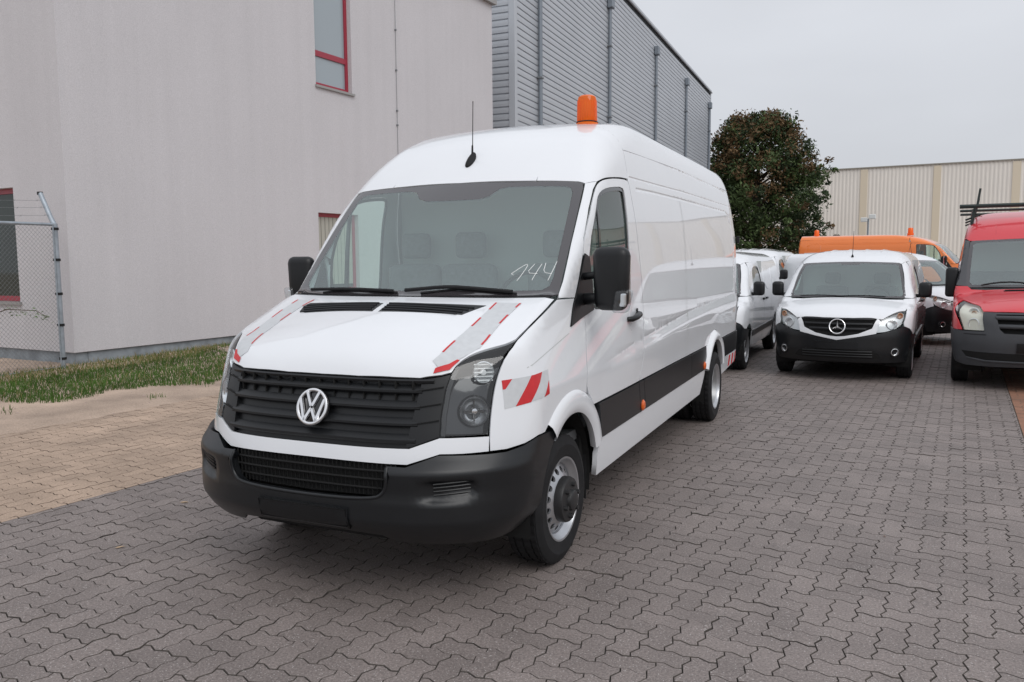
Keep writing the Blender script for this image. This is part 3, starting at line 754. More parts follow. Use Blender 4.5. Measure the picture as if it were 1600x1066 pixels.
# ============================================================ the big white van (x = its left flank, y = back, z = up, origin under its nose)
xsec = pch([.30, .364, .60, .80, 1.0, 1.24, 1.40, 1.60, 1.88, 2.07, 2.24, 2.40, 2.50, 2.58, 2.64, 2.68, 2.72],
           [.955, .972, .990, .997, .997, .994, .990, .983, .966, .940, .908, .870, .840, .805, .765, .715, .62])
roofc = pch([.0, .97, 1.65, 1.79, 1.95, 2.10, 2.30, 2.55, 2.9, 3.4, 7.2], [.437, 1.45, 2.16, 2.288, 2.41, 2.50, 2.585, 2.65, 2.70, 2.735, 2.745])
hoodc = pch([.05, .135, .20, .30, .42, .55, .65, .75, .97, 1.2], [.95, 1.10, 1.19, 1.265, 1.322, 1.366, 1.394, 1.420, 1.462, 1.49])
nosey = pch([.3, .45, .60, .72, .80, .965, 1.11, 1.3], [.03, .01, .005, .02, .035, .085, .135, .21])
def FV(p):
    x = np.abs(p[..., 0]); y = p[..., 1]; z = p[..., 2]
    tp = .078*np.clip((2.2-y)/1.1, 0, None)**1.15*np.clip((z-1.0)/.4, 0, 1)+.004*np.clip((.95-y)/.45, 0, None)**2
    side = x-(xsec(z)-tp-.02*np.clip((y-6.6)/.35, 0, None)**2)
    yy = y-.13*x*x
    roof = (z-(roofc(yy)-.045*x*x*np.clip((y-1.7)/.6, 0, 1)))*.72
    hood = (z-(hoodc(y-.02*x*x)-.13*np.clip((1.05-y)/.5, 0, 1.1)*x*x))*.88
    nose = nosey(z)+.04*x*x+.45*x**4-y
    k1 = .05+.11*np.clip((z-1.95)/.45, 0, 1)*np.clip((3.0-y)/.7, 0, 1)
    b = smax(side, smin(roof, hood, .015), k1); b = smax(b, nose, .05); return smax(b, y-6.95, .05)
xb = pch([.28, .34, .42, .5, .65, .80], [.84, .90, .955, .985, 1.003, 1.002])
yb = pch([.28, .34, .40, .46, .53, .60, .66, .685, .70, .745, .82], [.16, .06, .0, -.035, -.036, -.030, -.036, -.037, -.030, .014, .075])
def FB(p):                                   # bumper skin
    x = np.abs(p[..., 0]); y = p[..., 1]; z = p[..., 2]
    side = x-(xb(z)-.03*np.clip((.62-y)/.4, 0, None)**2)
    return smax(side, yb(z)+.05*x*x+.36*x**4-y, .11)
GROOVES = [   # pressed lines in the flank: (line in (y,z), depth, half width)
    ([(2.30, 2.40), (2.45, 2.418), (3.08, 2.441), (4.4, 2.444), (6.2, 2.438), (6.60, 2.42)], .006, .013),
    ([(2.376, 2.225), (3.27, 2.237), (4.15, 2.252), (6.85, 2.262)], .005, .010),
    ([(2.56, 2.155), (3.02, 2.165), (3.9, 2.175), (5.5, 2.183), (6.34, 2.186), (6.50, 2.155), (6.56, 2.06), (6.60, 1.87), (6.62, 1.55), (6.60, 1.34), (6.5, 1.30)], .007, .014)]
SW = [(1.55, 1.028), (1.886, 1.059), (2.273, 1.095), (2.80, 1.126), (3.36, 1.160), (4.05, 1.198), (4.9, 1.226), (5.57, 1.242), (6.95, 1.262)]
def FS(p):
    q = np.stack([p[..., 1], p[..., 2]], -1).reshape(-1, 2); v = FV(p).reshape(-1)
    on = (np.abs(p[..., 0].reshape(-1)) > .6)
    for ln, dp, hw in GROOVES:
        d, _ = pdist(q, ln); v = v+np.where(on, dp*(.5+.5*np.cos(np.pi*np.clip(d/hw, 0, 1))), 0)
    d, s = pdist(q, SW); f = np.clip((q[:, 0]-1.55)/.7, 0, 1); t = np.clip(d/.085, 0, 1); t = t*t*(3-2*t); fd = np.clip(1-(d-.085)/.27, 0, 1); fd = fd*fd*(3-2*fd)
    v = v-np.where(on & (s < 0), .0125*t*fd*f, 0)+np.where(on, .0025*np.clip(1-d/.006, 0, 1)*f, 0)
    return v.reshape(p.shape[:-1])
def FBK(p): return np.maximum(FV(p), -1)
AF, AR = (1.02, .38), (5.335, .38)            # wheel arch centres (y, z)
def arc(c, r, a0, a1, n=22): return [(c[0]+r*math.cos(R(a0+(a1-a0)*i/n)), c[1]+r*math.sin(R(a0+(a1-a0)*i/n))) for i in range(n+1)]
DG = (-.82, .57, 0)
van = thing('delivery_van', 'long white high-roof panel van with black bumper and amber roof beacon, nearest the camera', 'van')
# --- bonnet
hg = [(.893, 1.030, 1.45), (.889, .926, 1.400), (.884, .79, 1.355), (.876, .677, 1.314), (.863, .568, 1.272)]
hl_top = [(.842, .528, 1.259), (.789, .455, 1.242), (.729, .366, 1.218), (.682, .288, 1.172), (.668, .256, 1.136)]
hl_top = [tuple(p) for p in chaikin([hg[-1]]+hl_top, 1)][1:]
hfr = [(.627, .230, 1.125), (.532, .190, 1.112), (.413, .171, 1.111), (.211, .154, 1.110), (0, .150, 1.110)]
hrear = [(0, .945, 1.45), (.3, .955, 1.45), (.6, .985, 1.45)]
half = hrear+hg+hl_top+hfr
bonnet = panel('bonnet', [(half+[(-x, y, z) for x, y, z in half[::-1] if x > 1e-6], (0, .42, -.9))], FV, 'white_paint', van, res=.05, g=.003)[0]
# bonnet air vents with slats
def vent(sg):
    if sg < 0: q = [(-.59, .835, 1.42), (-.60, .79, 1.4), (-.56, .70, 1.38), (-.50, .665, 1.378), (-.025, .64, 1.39), (-.045, .785, 1.43)]
    else: q = [(.015, .64, 1.388), (-.005, .785, 1.428), (.57, .84, 1.426), (.50, .685, 1.386)]
    v = panel('air_vent', [(q, (0, .3, -.95))], FV, 'black_plastic', bonnet, res=.06, g=0, off=.0015, thick=.004)[0]
    for k in range(4):
        y = .672+.034*k; lo = (-.545 if k < 2 else -.575) if sg < 0 else .02-.006*k; hi = (-.05-.006*k) if sg < 0 else .47+.018*k
        pts = []
        for x in np.linspace(lo, hi, 9):
            yy = y+(.012 if sg > 0 else 0)*(abs(x)/.5)+(.012*abs(x)/.5 if sg < 0 else 0); z = float(hoodc(yy-.02*x*x)-.13*np.clip((1.05-yy)/.5, 0, 1.1)*x*x); pts.append((x, yy, z+.004))
        tube('vent_slat', pts, .0065, 'grey_plastic', v, 5)
    return v
vent(-1); vent(1)
# warning stripes on the bonnet
def stripe(sg):
    ins = [(.601, .960), (.609, .79), (.606, .623), (.597, .47), (.590, .368), (.578, .255), (.563, .207)]
    ots = [(.745, .975), (.740, .80), (.735, .664), (.736, .50), (.737, .392)]
    poly = [(x, y, 1.3) for x, y in ins]+[(.62, .24, 1.14), (.66, .285, 1.17), (.70, .34, 1.2)]+[(x, y, 1.3) for x, y in ots[::-1]]
    m = dict(only_mirror=True) if sg < 0 else {}
    s = panel('warning_stripe', [(poly, (0, .42, -.9))], FV, 'sticker_grey', bonnet, res=.04, g=0, off=.0022, thick=.001, **m)[0]
    def dash(line, y0, y1, w):
        yy = np.linspace(y0, y1, 6); a = np.array(line); o = np.argsort(a[:, 1]); xs = np.interp(yy, a[o, 1], a[o, 0])
        pl = [(x, y, 1.3) for x, y in zip(xs, yy)]+[(x+w, y, 1.3) for x, y in zip(xs[::-1], yy[::-1])]
        panel('red_dash', [(pl, (0, .42, -.9))], FV, 'sticker_red', s, res=.04, g=0, off=.0034, thick=.001, **m)
    for y0, y1 in ((.84, .955), (.60, .715), (.285, .41)): dash(ins, y0, y1, .010)
    for y0, y1 in ((.905, .972), (.68, .795), (.425, .545)): dash(ots, y0, y1, -.010)
    panel('red_dash', [([(.588, .226, 1.12), (.655, .262, 1.14), (.685, .315, 1.17), (.672, .315, 1.17), (.645, .285, 1.15), (.590, .250, 1.13)], (0, .42, -.9))], FV, 'sticker_red', s, res=.03, g=0, off=.0034, thick=.001, **m)
stripe(1); stripe(-1)
# --- wings (front fenders)
fen_low = [(.846, .287, .766), (.90, .36, .768), (.955, .45, .782), (.989, .54, .806), (.996, .62, .806)]
archo = [(1, y, z) for y, z in arc(AF, .575, 132, 22, 20)]
fen = [(.900, 1.045, 1.449)]+[(.896, .926, 1.403), (.891, .79, 1.358), (.884, .677, 1.317), (.872, .568, 1.272)]
fen += [tuple(p) for p in chaikin([(.868, .55, 1.262), (.857, .455, 1.207), (.846, .403, 1.135), (.837, .362, 1.047), (.837, .323, .931), (.841, .299, .84), (.846, .289, .768)], 1)]
fen += fen_low[1:]+[p for p in archo if p[2] > .815]+[(.997, 1.262, .945), (.981, 1.307, 1.10), (.956, 1.366, 1.271), (.95, 1.372, 1.342), (.939, 1.15, 1.294), (.924, 1.262, 1.447)]
archf = [p for p in archo if p[2] > .815 and p[1] < 1.262]
fen = [(.900, 1.045, 1.449), (.896, .926, 1.403), (.891, .79, 1.358), (.884, .677, 1.317), (.872, .568, 1.272)]+[tuple(p) for p in chaikin([(.868, .55, 1.262), (.857, .455, 1.207), (.846, .403, 1.135), (.837, .362, 1.047), (.837, .323, .931), (.841, .299, .84), (.846, .289, .768)], 1)]+fen_low[1:]+archf+[(.997, 1.262, .90), (.997, 1.262, .945), (.981, 1.303, 1.10), (.956, 1.366, 1.271), (.95, 1.372, 1.342), (.939, 1.15, 1.294), (.924, 1.262, 1.447)]
CRL = [(.53, 1.140), (.75, 1.185), (1.12, 1.262)]
def FW(p):
    v = FV(p); q = np.stack([p[..., 1], p[..., 2]], -1).reshape(-1, 2); d, s = pdist(q, CRL)
    f = np.clip((q[:, 0]-.5)/.15, 0, 1)*np.clip((1.16-q[:, 0])/.1, 0, 1)
    return v
wings = panel('wing', [(fen, DG)], FV, 'white_paint', van, res=.04, g=.002, mirror=True, F2=FW, lines=[[(.93, y, z+e) for y, z in dens(CRL, .04, False)] for e in (-.007, 0, .007)])
# reflective sticker on the wing: grey ground with slanted red bars
def q3(a, b, c, d, s, t): a, b, c, d = map(np.array, (a, b, c, d)); return (1-s)*(1-t)*a+s*(1-t)*b+s*t*c+(1-s)*t*d
Q = ((.858, .402, 1.090), (.966, .738, 1.108), (.995, .680, .992), (.880, .386, .955))
def wing_sticker(sg):
    m = dict(only_mirror=True) if sg < 0 else {}; par = wings[0 if sg > 0 else 1]
    b = panel('reflective_sticker', [([q3(*Q, s, t) for s, t in ((0, 0), (.5, 0), (1, 0), (1, 1), (.5, 1), (0, 1))], DG)], FW, 'sticker_grey', par, res=.04, g=0, off=.0012, thick=.001, **m)[0]
    for pl in ([(0, 0), (.17, 0), (.045, .32), (0, .32)], [(.52, 0), (.80, 0), (.50, 1), (.20, 1)], [(1, .45), (1, 1), (.83, 1)]):
        panel('red_bar', [([q3(*Q, s, t) for s, t in pl], DG)], FW, 'sticker_red', b, res=.03, g=0, off=.0024, thick=.001, **m)
wing_sticker(1); wing_sticker(-1)
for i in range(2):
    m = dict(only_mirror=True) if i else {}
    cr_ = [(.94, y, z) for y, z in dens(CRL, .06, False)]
    panel('crease_line', [(cr_+[(.94, y, z-.0045) for _, y, z in cr_[::-1]], DG)], FW, 'trim_light', wings[i], res=.05, g=0, off=.0010, thick=0, **m)  # flat grey strip; the pressed crease's shade line is put into the colour
# --- windscreen: black printed border, clear pane
def wsy(x, z): return .97+(z-1.45)*.958+.13*x*x
def wsp(l): return [(x, wsy(x, z), z) for x, z in l]
w_out = [(0, 1.455)]+[(.45, 1.455), (.86, 1.458), (.887, 1.475), (.883, 1.545), (.865, 1.76), (.848, 1.95), (.832, 2.10), (.822, 2.128), (.79, 2.14), (.4, 2.152), (0, 2.158)]
w_in = [(0, 1.488), (.55, 1.490), (.79, 1.496), (.825, 1.52), (.831, 1.56), (.812, 1.76), (.792, 1.95), (.777, 2.07), (.755, 2.102), (.715, 2.112), (.36, 2.120), (.30, 2.108), (.25, 2.06), (.19, 2.042), (0, 2.040)]
fullw = lambda l: wsp(l)+[(-x, y, z) for x, y, z in wsp(l)[::-1] if x > 1e-6]
WD = (0, .72, -.69)
ws = panel('windscreen', [(fullw(w_in), WD)], FV, 'windscreen_glass', van, res=.09, g=0, off=.000, thick=0)[0]
panel('printed_border', [(fullw(w_out), WD, [fullw(w_in)])], FV, 'frit', ws, res=.05, g=.001, thick=.01)
# hand-written number
def onws(x, z, o=.002): 
    p = np.array([[x, wsy(x, z), z]]); n = grad(FV, p)[0]; return tuple(p[0]+n*o)
for st_ in ([(.585, 1.585), (.640, 1.632), (.665, 1.640), (.655, 1.60), (.632, 1.545)], [(.700, 1.640), (.672, 1.590), (.735, 1.585)], [(.742, 1.640), (.728, 1.60), (.716, 1.55)], [(.762, 1.645), (.765, 1.592), (.815, 1.585)], [(.822, 1.655), (.815, 1.60), (.806, 1.548)], [(.585, 1.585), (.600, 1.578)]):
    pts = [onws(x, z) for x, z in chaikin(st_, 1)]
    tube('chalk_digit', pts, .0018, 'chalk', ws, 5)
# wipers
for pts, r in (([(-.74, 1.468), (-.42, 1.482), (-.1, 1.470)], .010), ([(-.02, 1.475), (.20, 1.497), (.34, 1.497), (.64, 1.468)], .011)):
    w = tube('wiper', [onws(x, z, .025) for x, z in chaikin(pts, 1)], r, 'rubber', van, 6)
    a, b = pts[0], pts[-1]
    tube('wiper_blade', [onws(a[0]+.1, a[1]-.003, .008), onws((a[0]+b[0])/2, max(a[1], b[1])+.022, .008), onws(b[0]+.02, b[1]+.004, .008)], .007, 'rubber', w, 5)
tube('cowl', [(-.86, 1.045, 1.440), (-.5, .985, 1.438), (0, .955, 1.436), (.5, .985, 1.438), (.86, 1.045, 1.440)], .024, 'black_plastic', van, 8)
# --- pillars, roof
pil_in = [(.9005, 1.069, 1.456), (.888, 1.169, 1.545), (.869, 1.359, 1.76), (.853, 1.538, 1.953), (.834, 1.712, 2.131)]
pil_out = [(.885, 1.786, 2.145), (.884, 1.712, 2.092), (.901, 1.578, 1.968), (.919, 1.432, 1.79), (.926, 1.405, 1.70), (.926, 1.32, 1.539), (.924, 1.264, 1.449)]
panel('pillar', [(pil_in+pil_out, (-.75, .62, -.15))], FV, 'white_paint', van, res=.035, g=.001, mirror=True)
dome_h = [(0, 1.655, 2.163), (.4, 1.676, 2.156), (.79, 1.716, 2.144), (.834, 1.714, 2.133), (.885, 1.788, 2.148), (.900, 1.886, 2.176), (.912, 2.084, 2.199), (.914, 2.372, 2.212), (.872, 2.418, 2.389), (.806, 2.42, 2.509), (.6, 2.42, 2.6), (0, 2.42, 2.63)]
def on_top(F, xs, ys):
    q = np.array([[x, y] for x, y in zip(xs, ys)], float); d, e1, e2 = basis((0, 0, -1)); b = np.stack([np.array([x, y, 0]) for x, y in q]); 
    p, _ = lift(np.stack([b@e1, b@e2], -1), d, e1, e2, F, -3.0, -1.0); return [tuple(v) for v in p]
def on_front(F, xs, zs):
    d, e1, e2 = basis((0, 1, 0)); b = np.array([[x, 0, z] for x, z in zip(xs, zs)], float)
    p, _ = lift(np.stack([b@e1, b@e2], -1), d, e1, e2, F, -.5, 1.0); return [tuple(v) for v in p]
cutx = .52
ya = np.linspace(1.6, 2.42, 22); cc = [p for p in on_top(FV, [cutx]*22, ya)]; cc = [p for p in cc if p[2] > 2.168]
rc = on_top(FV, np.linspace(cutx, 0, 10), [2.42]*10)
mid_d = [(0, 1.655, 2.163), (.4, 1.676, 2.156), (cutx, 1.687, 2.152)]+cc+rc[1:]
mid_full = mid_d+[(-x, y, z) for x, y, z in mid_d[::-1] if x > 1e-6]
dome_s = [(cutx, 1.687, 2.152), (.79, 1.716, 2.144), (.834, 1.714, 2.133), (.885, 1.788, 2.148), (.900, 1.886, 2.176), (.912, 2.084, 2.199), (.914, 2.372, 2.212), (.872, 2.418, 2.389)]+on_top(FV, np.linspace(.83, cutx, 9), [2.42]*9)+cc[::-1]
panel('roof', [(mid_full, (0, .45, -.89)), (dome_s, (-.62, .30, -.72)), ([(-x, y, z) for x, y, z in dome_s[::-1]], (.62, .30, -.72))], FV, 'white_paint', van, res=.04, g=0, thick=.01)
rt = [(.55, 2.423, 2.61), (.55, 6.85, 2.7)]
sh_ = on_top(FV, np.linspace(.55, .83, 9), [2.423]*9)+[ (.868, 2.423, 2.42), (.857, 4.4, 2.462), (.860, 6.2, 2.457), (.83, 6.90, 2.44)]+on_top(FV, np.linspace(.80, .55, 6), [6.90]*6)+on_top(FV, [.55]*20, np.linspace(6.9, 2.423, 20))[1:-1]
panel('roof', [([(.55, 2.423, 2.6), (.55, 6.90, 2.7), (-.55, 6.90, 2.7), (-.55, 2.423, 2.6)], (0, 0, -1)), (sh_, (-.7, 0, -.72)), ([(-x, y, z) for x, y, z in sh_[::-1]], (.7, 0, -.72))], FV, 'white_paint', van, res=.07, g=0, thick=.01)
# --- cab doors
d_out = [(.956, 1.374, 1.345), (.956, 1.374, 1.271), (.981, 1.311, 1.10), (.997, 1.270, .945), (.997, 1.30, .90), (.997, 1.40, .818), (.997, 2.40, .818), (.997, 2.475, .968), (.996, 2.517, 1.128), (.992, 2.512, 1.339), (.985, 2.480, 1.555), (.972, 2.425, 1.797), (.949, 2.392, 2.01), (.920, 2.375, 2.17)]
d_top = chaikin([(.920, 2.375, 2.17), (.915, 2.355, 2.203), (.912, 2.084, 2.191), (.90, 1.886, 2.168), (.886, 1.792, 2.140), (.884, 1.718, 2.088), (.901, 1.584, 1.962), (.919, 1.437, 1.785), (.926, 1.41, 1.70)], 1)
d_out = d_out+[tuple(p) for p in d_top[1:]]+[(.93, 1.46, 1.60), (.94, 1.50, 1.40)]
w_o = chaikin([(1, 2.232, 2.103), (1, 2.217, 1.959), (1, 2.207, 1.697), (1, 2.20, 1.50), (1, 2.17, 1.37), (1, 1.741, 1.358), (1, 1.495, 1.372), (1, 1.49, 1.50), (1, 1.50, 1.735), (1, 1.682, 2.007), (1, 1.737, 2.062), (1, 1.827, 2.099), (1, 1.986, 2.125), (1, 2.20, 2.141)], 1, True)
w_i = [tuple(np.array(p)) for p in shrink([(q[1], q[2]) for q in w_o], .022)]
w_i = [(1, a, b) for a, b in w_i]; w_o = [tuple(p) for p in w_o]
doors = panel('cab_door', [(d_out, SX, [w_o])], FV, 'white_paint', van, res=.045, g=.002, mirror=True, F2=FS, lines=[[(1, y, z+e) for y, z in dens(SW[:3], .03, False)] for e in (-.30, -.22, -.15, -.10, -.07, -.045, -.02, -.006, 0, .006)])
for i, dr in enumerate(doors):
    m = dict(only_mirror=True) if i else {}; sg = -1 if i else 1
    panel('window_seal', [(w_o, SX, [w_i])], FV, 'gloss_black', dr, res=.05, g=0, off=-.006, thick=.012, **m)
    panel('side_window', [(w_i, SX)], FV, 'side_glass', dr, res=.08, g=0, off=-.014, thick=0, **m)
    panel('window_divider', [([(1, 1.700, 2.03), (1, 1.722, 2.04), (1, 1.705, 1.40), (1, 1.675, 1.40)], SX)], FV, 'gloss_black', dr, res=.06, g=0, off=-.009, thick=.02, **m)
    # black corner piece that carries the mirror
    panel('mirror_base', [([(.939, 1.15, 1.292), (.947, 1.30, 1.326), (.95, 1.52, 1.366), (.94, 1.52, 1.52), (.93, 1.487, 1.68), (.926, 1.424, 1.70), (.926, 1.326, 1.539), (.924, 1.268, 1.449)], (-.9, .4, 0))], FV, 'black_plastic', dr, res=.04, g=0, off=.008, thick=.03, **m)
    hb = panel('handle_recess', [([(1, 2.215+.055*math.cos(t), 1.272+.085*math.sin(t)) for t in np.linspace(0, 6.283, 20)[:-1]], SX)], FV, 'white_paint', dr, res=.05, g=0, off=.0015, thick=.003, **m)[0]
    tube('handle', [(sg*x, y, z) for x, y, z in ((.995, 2.115, 1.268), (1.022, 2.135, 1.270), (1.030, 2.22, 1.279), (1.022, 2.31, 1.290), (.995, 2.335, 1.293))], [.016, .019, .021, .023, .016], 'black_plastic', hb, 8)
    lathe('lock', [(0, .004), (.012, .003), (.012, -.004)], 'rubber', hb, 12, 'x', loc=(sg*.999, 2.335, 1.318))
# --- cargo flanks
fl_out = [(1, 2.404, .818), (1, 2.481, .968), (1, 2.523, 1.128), (1, 2.518, 1.339), (1, 2.486, 1.555), (1, 2.431, 1.797), (1, 2.398, 2.01), (1, 2.381, 2.17), (1, 2.378, 2.218), (.872, 2.423, 2.389), (.866, 2.426, 2.425), (.857, 4.4, 2.462), (.860, 6.2, 2.457), (.83, 6.90, 2.44), (1, 6.91, 2.1), (1, 6.93, 1.2), (1, 6.93, .818)]
fl_out += [(1, y, z) for y, z in arc(AR, .56, 51, 129, 16)]
ln = []
for l, dp, hw in GROOVES:
    dn_ = dens(l, .05, False); ln += [[(1, y, z+e) for y, z in dn_] for e in (-hw*1.3, -hw, -hw*.5, 0, hw*.5, hw, hw*1.3)]
ln += [[(1, y, z+e) for y, z in dens(SW, .05, False)] for e in (-.30, -.22, -.15, -.10, -.07, -.045, -.02, -.006, 0, .006)]
fl = panel('flank', [(fl_out, SX)], FV, 'white_paint', van, res=.075, g=.002, mirror=True, F2=FS, lines=ln)
for i, f_ in enumerate(fl):
    m = dict(only_mirror=True) if i else {}
    for y_ in (3.93, 3.965):
        sm_ = [(1, y_+.03*math.sin(z*1.3), z) for z in np.linspace(.83, 2.16, 14)]
        panel('panel_seam', [(sm_+[(1, y+.004, z) for _, y, z in sm_[::-1]], SX)], FS, 'trim_light', f_, res=.09, g=0, off=.0008, thick=.0, **m)
    panel('door_seam', [([(1, 5.98, .83), (1, 5.984, .83), (1, 5.984, 2.15), (1, 5.98, 2.15)], SX)], FS, 'trim_light', f_, res=.09, g=0, off=.0008, thick=0, **m)
    for z in (1.20, 1.9): 
        box_obj('door_hinge', ((.955 if not i else -.99), 6.935, z-.05), ((.99 if not i else -.955), 6.975, z+.03), 'rubber', f_, .006, 1)
# --- black rubbing strips, sills, arches
def strip(y0, y1, s0=0, s1=0, z0=.590, z1=.812, mat='grey_plastic', off=.010, name='rubbing_strip'):
    return panel(name, [([(1, y0+s0, z0), (1, (y0+y1)/2, z0), (1, y1+s1, z0), (1, y1, z1), (1, (y0+y1)/2, z1), (1, y0, z1)], SX)], FV, mat, van, res=.09, g=.002, off=off, thick=.03, mirror=True)
strip(1.475, 2.368, .07, .075); strip(2.372, 2.50, .075, .075); ms = strip(2.504, 4.158, .075, .06); strip(4.162, 4.865, .06, .08); strip(5.84, 6.90, -.05, 0)
for y, z in ((2.49, .632), (4.80, .634)):
    for s in (1, -1):
        o = lathe('side_marker', [(0, .022), (.022, .020), (.034, .010), (.036, -.01)], 'amber', van, 16, 'x', loc=(.998, y, z))
        for v in o.data.vertices: v.co.z *= 1.15
        if s < 0:
            o.location.x = -.998; o.rotation_euler.z = math.pi
sl = panel('sill', [([(1, 1.50, .364), (1, 2.5, .364), (1, 4.72, .364), (1, 4.90, .586), (1, 3.2, .586), (1, 1.54, .586), (1, 1.49, .50)], SX)], FV, 'white_paint', van, res=.09, g=.001, off=.004, thick=.03, mirror=True)
rq = panel('rear_quarter', [([(1, 5.81, .40), (1, 6.90, .46), (1, 6.90, .586), (1, 5.80, .586)], SX)], FV, 'white_paint', van, res=.09, g=.001, off=.006, thick=.03, mirror=True)
for i, par in enumerate(rq):
    m = dict(only_mirror=True) if i else {}
    b = panel('reflective_sticker', [([(1, 6.22, .435), (1, 6.88, .468), (1, 6.88, .575), (1, 6.22, .575)], SX)], FV, 'sticker_grey', par, res=.09, g=0, off=.0085, thick=.001, **m)[0]
    for y in (6.26, 6.48, 6.70): panel('red_bar', [([(1, y, .445), (1, y+.10, .452), (1, y+.14, .57), (1, y+.04, .57)], SX)], FV, 'sticker_red', b, res=.09, g=0, off=.0098, thick=.001, **m)
def arch(c, r0, r1, out, a0, a1, name='wheel_arch'):
    V = []; Fc = []; n = 30
    prof = [(r1, -.012), (r1-.012, .004), (r1-.035, .016+out*.45), (r0+.055, .020+out*.9), (r0+.02, .018+out), (r0, .006+out), (r0+.004, -.012), (r0+.016, -.03)]
    for i in range(n+1):
        a = R(a0+(a1-a0)*i/n); fade = min(1, (i+.5)/3, (n-i+.5)/3)
        for r, o in prof:
            y = c[0]+r*math.cos(a); z = c[1]+r*math.sin(a); zz = max(z, .3)
            x = float(xsec(zz))+o*(1 if o < 0 else 1)
            V.append((x, y, z))
    k = len(prof)
    for i in range(n):
        for j in range(k-1): Fc.append((i*k+j, (i+1)*k+j, (i+1)*k+j+1, i*k+j+1))
    me = fix_normals(pydata(name, V, Fc, True)); sharp(me, 60)
    o = mk(name, me, 'white_paint', van); mirrored(o); return o
arch(AF, .452, .585, .004, 22, 128); arch(AR, .46, .565, .024, 20, 156)
# --- headlamps
hl = [(.866, .556, 1.264)]+[(x, y, z) for x, y, z in hl_top[:-1]]+[(.668, .256, 1.136), (.656, .217, 1.059), (.653, .177, .944), (.658, .151, .850), (.75, .212, .847), (.836, .297, .845), (.832, .323, .931), (.832, .362, 1.047), (.841, .403, 1.135), (.852, .455, 1.207)]
HD = (-.45, .89, 0)
def FH(p): return FV(p-np.array([-.02, .055, 0])*np.sign(p[..., :1]*0+1))
for i in range(2):
    m = dict(only_mirror=True) if i else {}; sg = -1 if i else 1
    ho = panel('headlight', [(hl, HD)], lambda p: FV(p)+.095, 'gloss_black', van, res=.04, g=-.006, thick=.0, **m)[0]
    panel('lens', [(hl, HD)], FV, 'lens_glass', ho, res=.04, g=.002, thick=.02, **m)
    def lamp(name, c, r, dep, mat='lamp_silver', tilt=.6):
        o = lathe(name, [(r*1.08, .0), (r, -.006), (r*.82, dep*.45), (r*.5, dep*.85), (r*.22, dep), (.0, dep)], mat, ho, 28, 'y')
        o.location = (sg*c[0], c[1], c[2]); o.rotation_euler = (R(-4), 0, -sg*tilt*-1); return o
    low = lamp('low_beam', (.762, .300, .952), .064, .05); b = lathe('bulb_cap', [(0, -.012), (.013, -.01), (.016, .03)], 'chrome', low, 14, 'y')
    lathe('reflector_ring', [(.063, .0), (.071, -.008), (.078, .006)], 'gloss_black', low, 28, 'y')
    box_obj('shade', (-.05, .012, -.012), (.05, .03, .004), 'gloss_black', low, .003, 1); box_obj('shade', (-.004, .010, -.05), (.004, .032, .05), 'gloss_black', low, .002, 1)
    up = lamp('indicator', (.775, .378, 1.128), .050, .04, 'lamp_silver')
    lathe('indicator_bulb', [(0, -.004), (.014, .0), (.016, .03)], 'paper_white', up, 12, 'y')
    mm = MB()
    for k in range(-2, 3): mm.box((-.045, .002, k*.019-.003), (.045, .012, k*.019+.003))
    mm.build('fluting', 'paper_white', up)
# --- grille
gp_ = [(0, .15, 1.105), (.211, .155, 1.105), (.413, .171, 1.106), (.532, .19, 1.107), (.627, .23, 1.12), (.664, .255, 1.132), (.652, .217, 1.059), (.648, .177, .944), (.654, .149, .848), (.532, .083, .801), (.28, .042, .800), (0, .036, .799)]
gfull = gp_+[(-x, y, z) for x, y, z in gp_[::-1] if x > 1e-6]
gr = panel('grille', [(gfull, SN)], lambda p: FV(p)+.030, 'black_plastic', van, res=.06, g=-.012, thick=0)[0]
for i in range(2):    # smooth end pieces
    m = dict(only_mirror=True) if i else {}; sg = -1 if i else 1
    e = panel('grille_end', [([(.545, .19, 1.108), (.627, .23, 1.121), (.664, .255, 1.131), (.652, .217, 1.059), (.648, .177, .944), (.654, .149, .850), (.535, .083, .803), (.512, .08, .803)], (-.3, .95, 0))], FV, 'black_plastic', gr, res=.04, g=.001, off=-.004, thick=.025, **m)[0]
    for z in (1.055, .980, .905): 
        pts = []
        for x in np.linspace(.53, .648, 6):
            y = float(nosey(z)+.04*x*x+.45*x**4); pts.append((sg*x, y+.0, z+.02*(x-.53)/.12))
        tube('end_line', pts, .0032, 'dark_void', e, 4)
def slat(z, name='slat', zt=.030, dp=.034):
    xs = np.linspace(-.555, .555, 25); V = []; Fc = []
    for x in xs:
        y = float(nosey(z)+.04*x*x+.45*x**4)
        V += [(x, y+.030, z+zt), (x, y-.001, z+.006), (x, y-.002, z-.004), (x, y+.004, z-.012), (x, y+.034, z-.012)]
    for i in range(len(xs)-1):
        for j in range(4): Fc.append((i*5+j, (i+1)*5+j, (i+1)*5+j+1, i*5+j+1))
    me = fix_normals(pydata(name, V, Fc, True)); sharp(me, 30); return mk(name, me, 'black_plastic', gr)
for z in (1.052, .978, .903, .829): slat(z)
for k in range(13):
    x = -.51+k*.085
    box_obj('rib', (x-.003, float(nosey(1.0))+.03+.45*x**4, .81), (x+.003, float(nosey(1.0))+.06+.45*x**4, 1.10), 'dark_void', gr)
tube('grille_top_edge', [(x, float(nosey(1.098)+.04*x*x+.45*x**4)+.004, 1.099) for x in np.linspace(-.6, .6, 25)], .010, 'black_plastic', gr, 6)
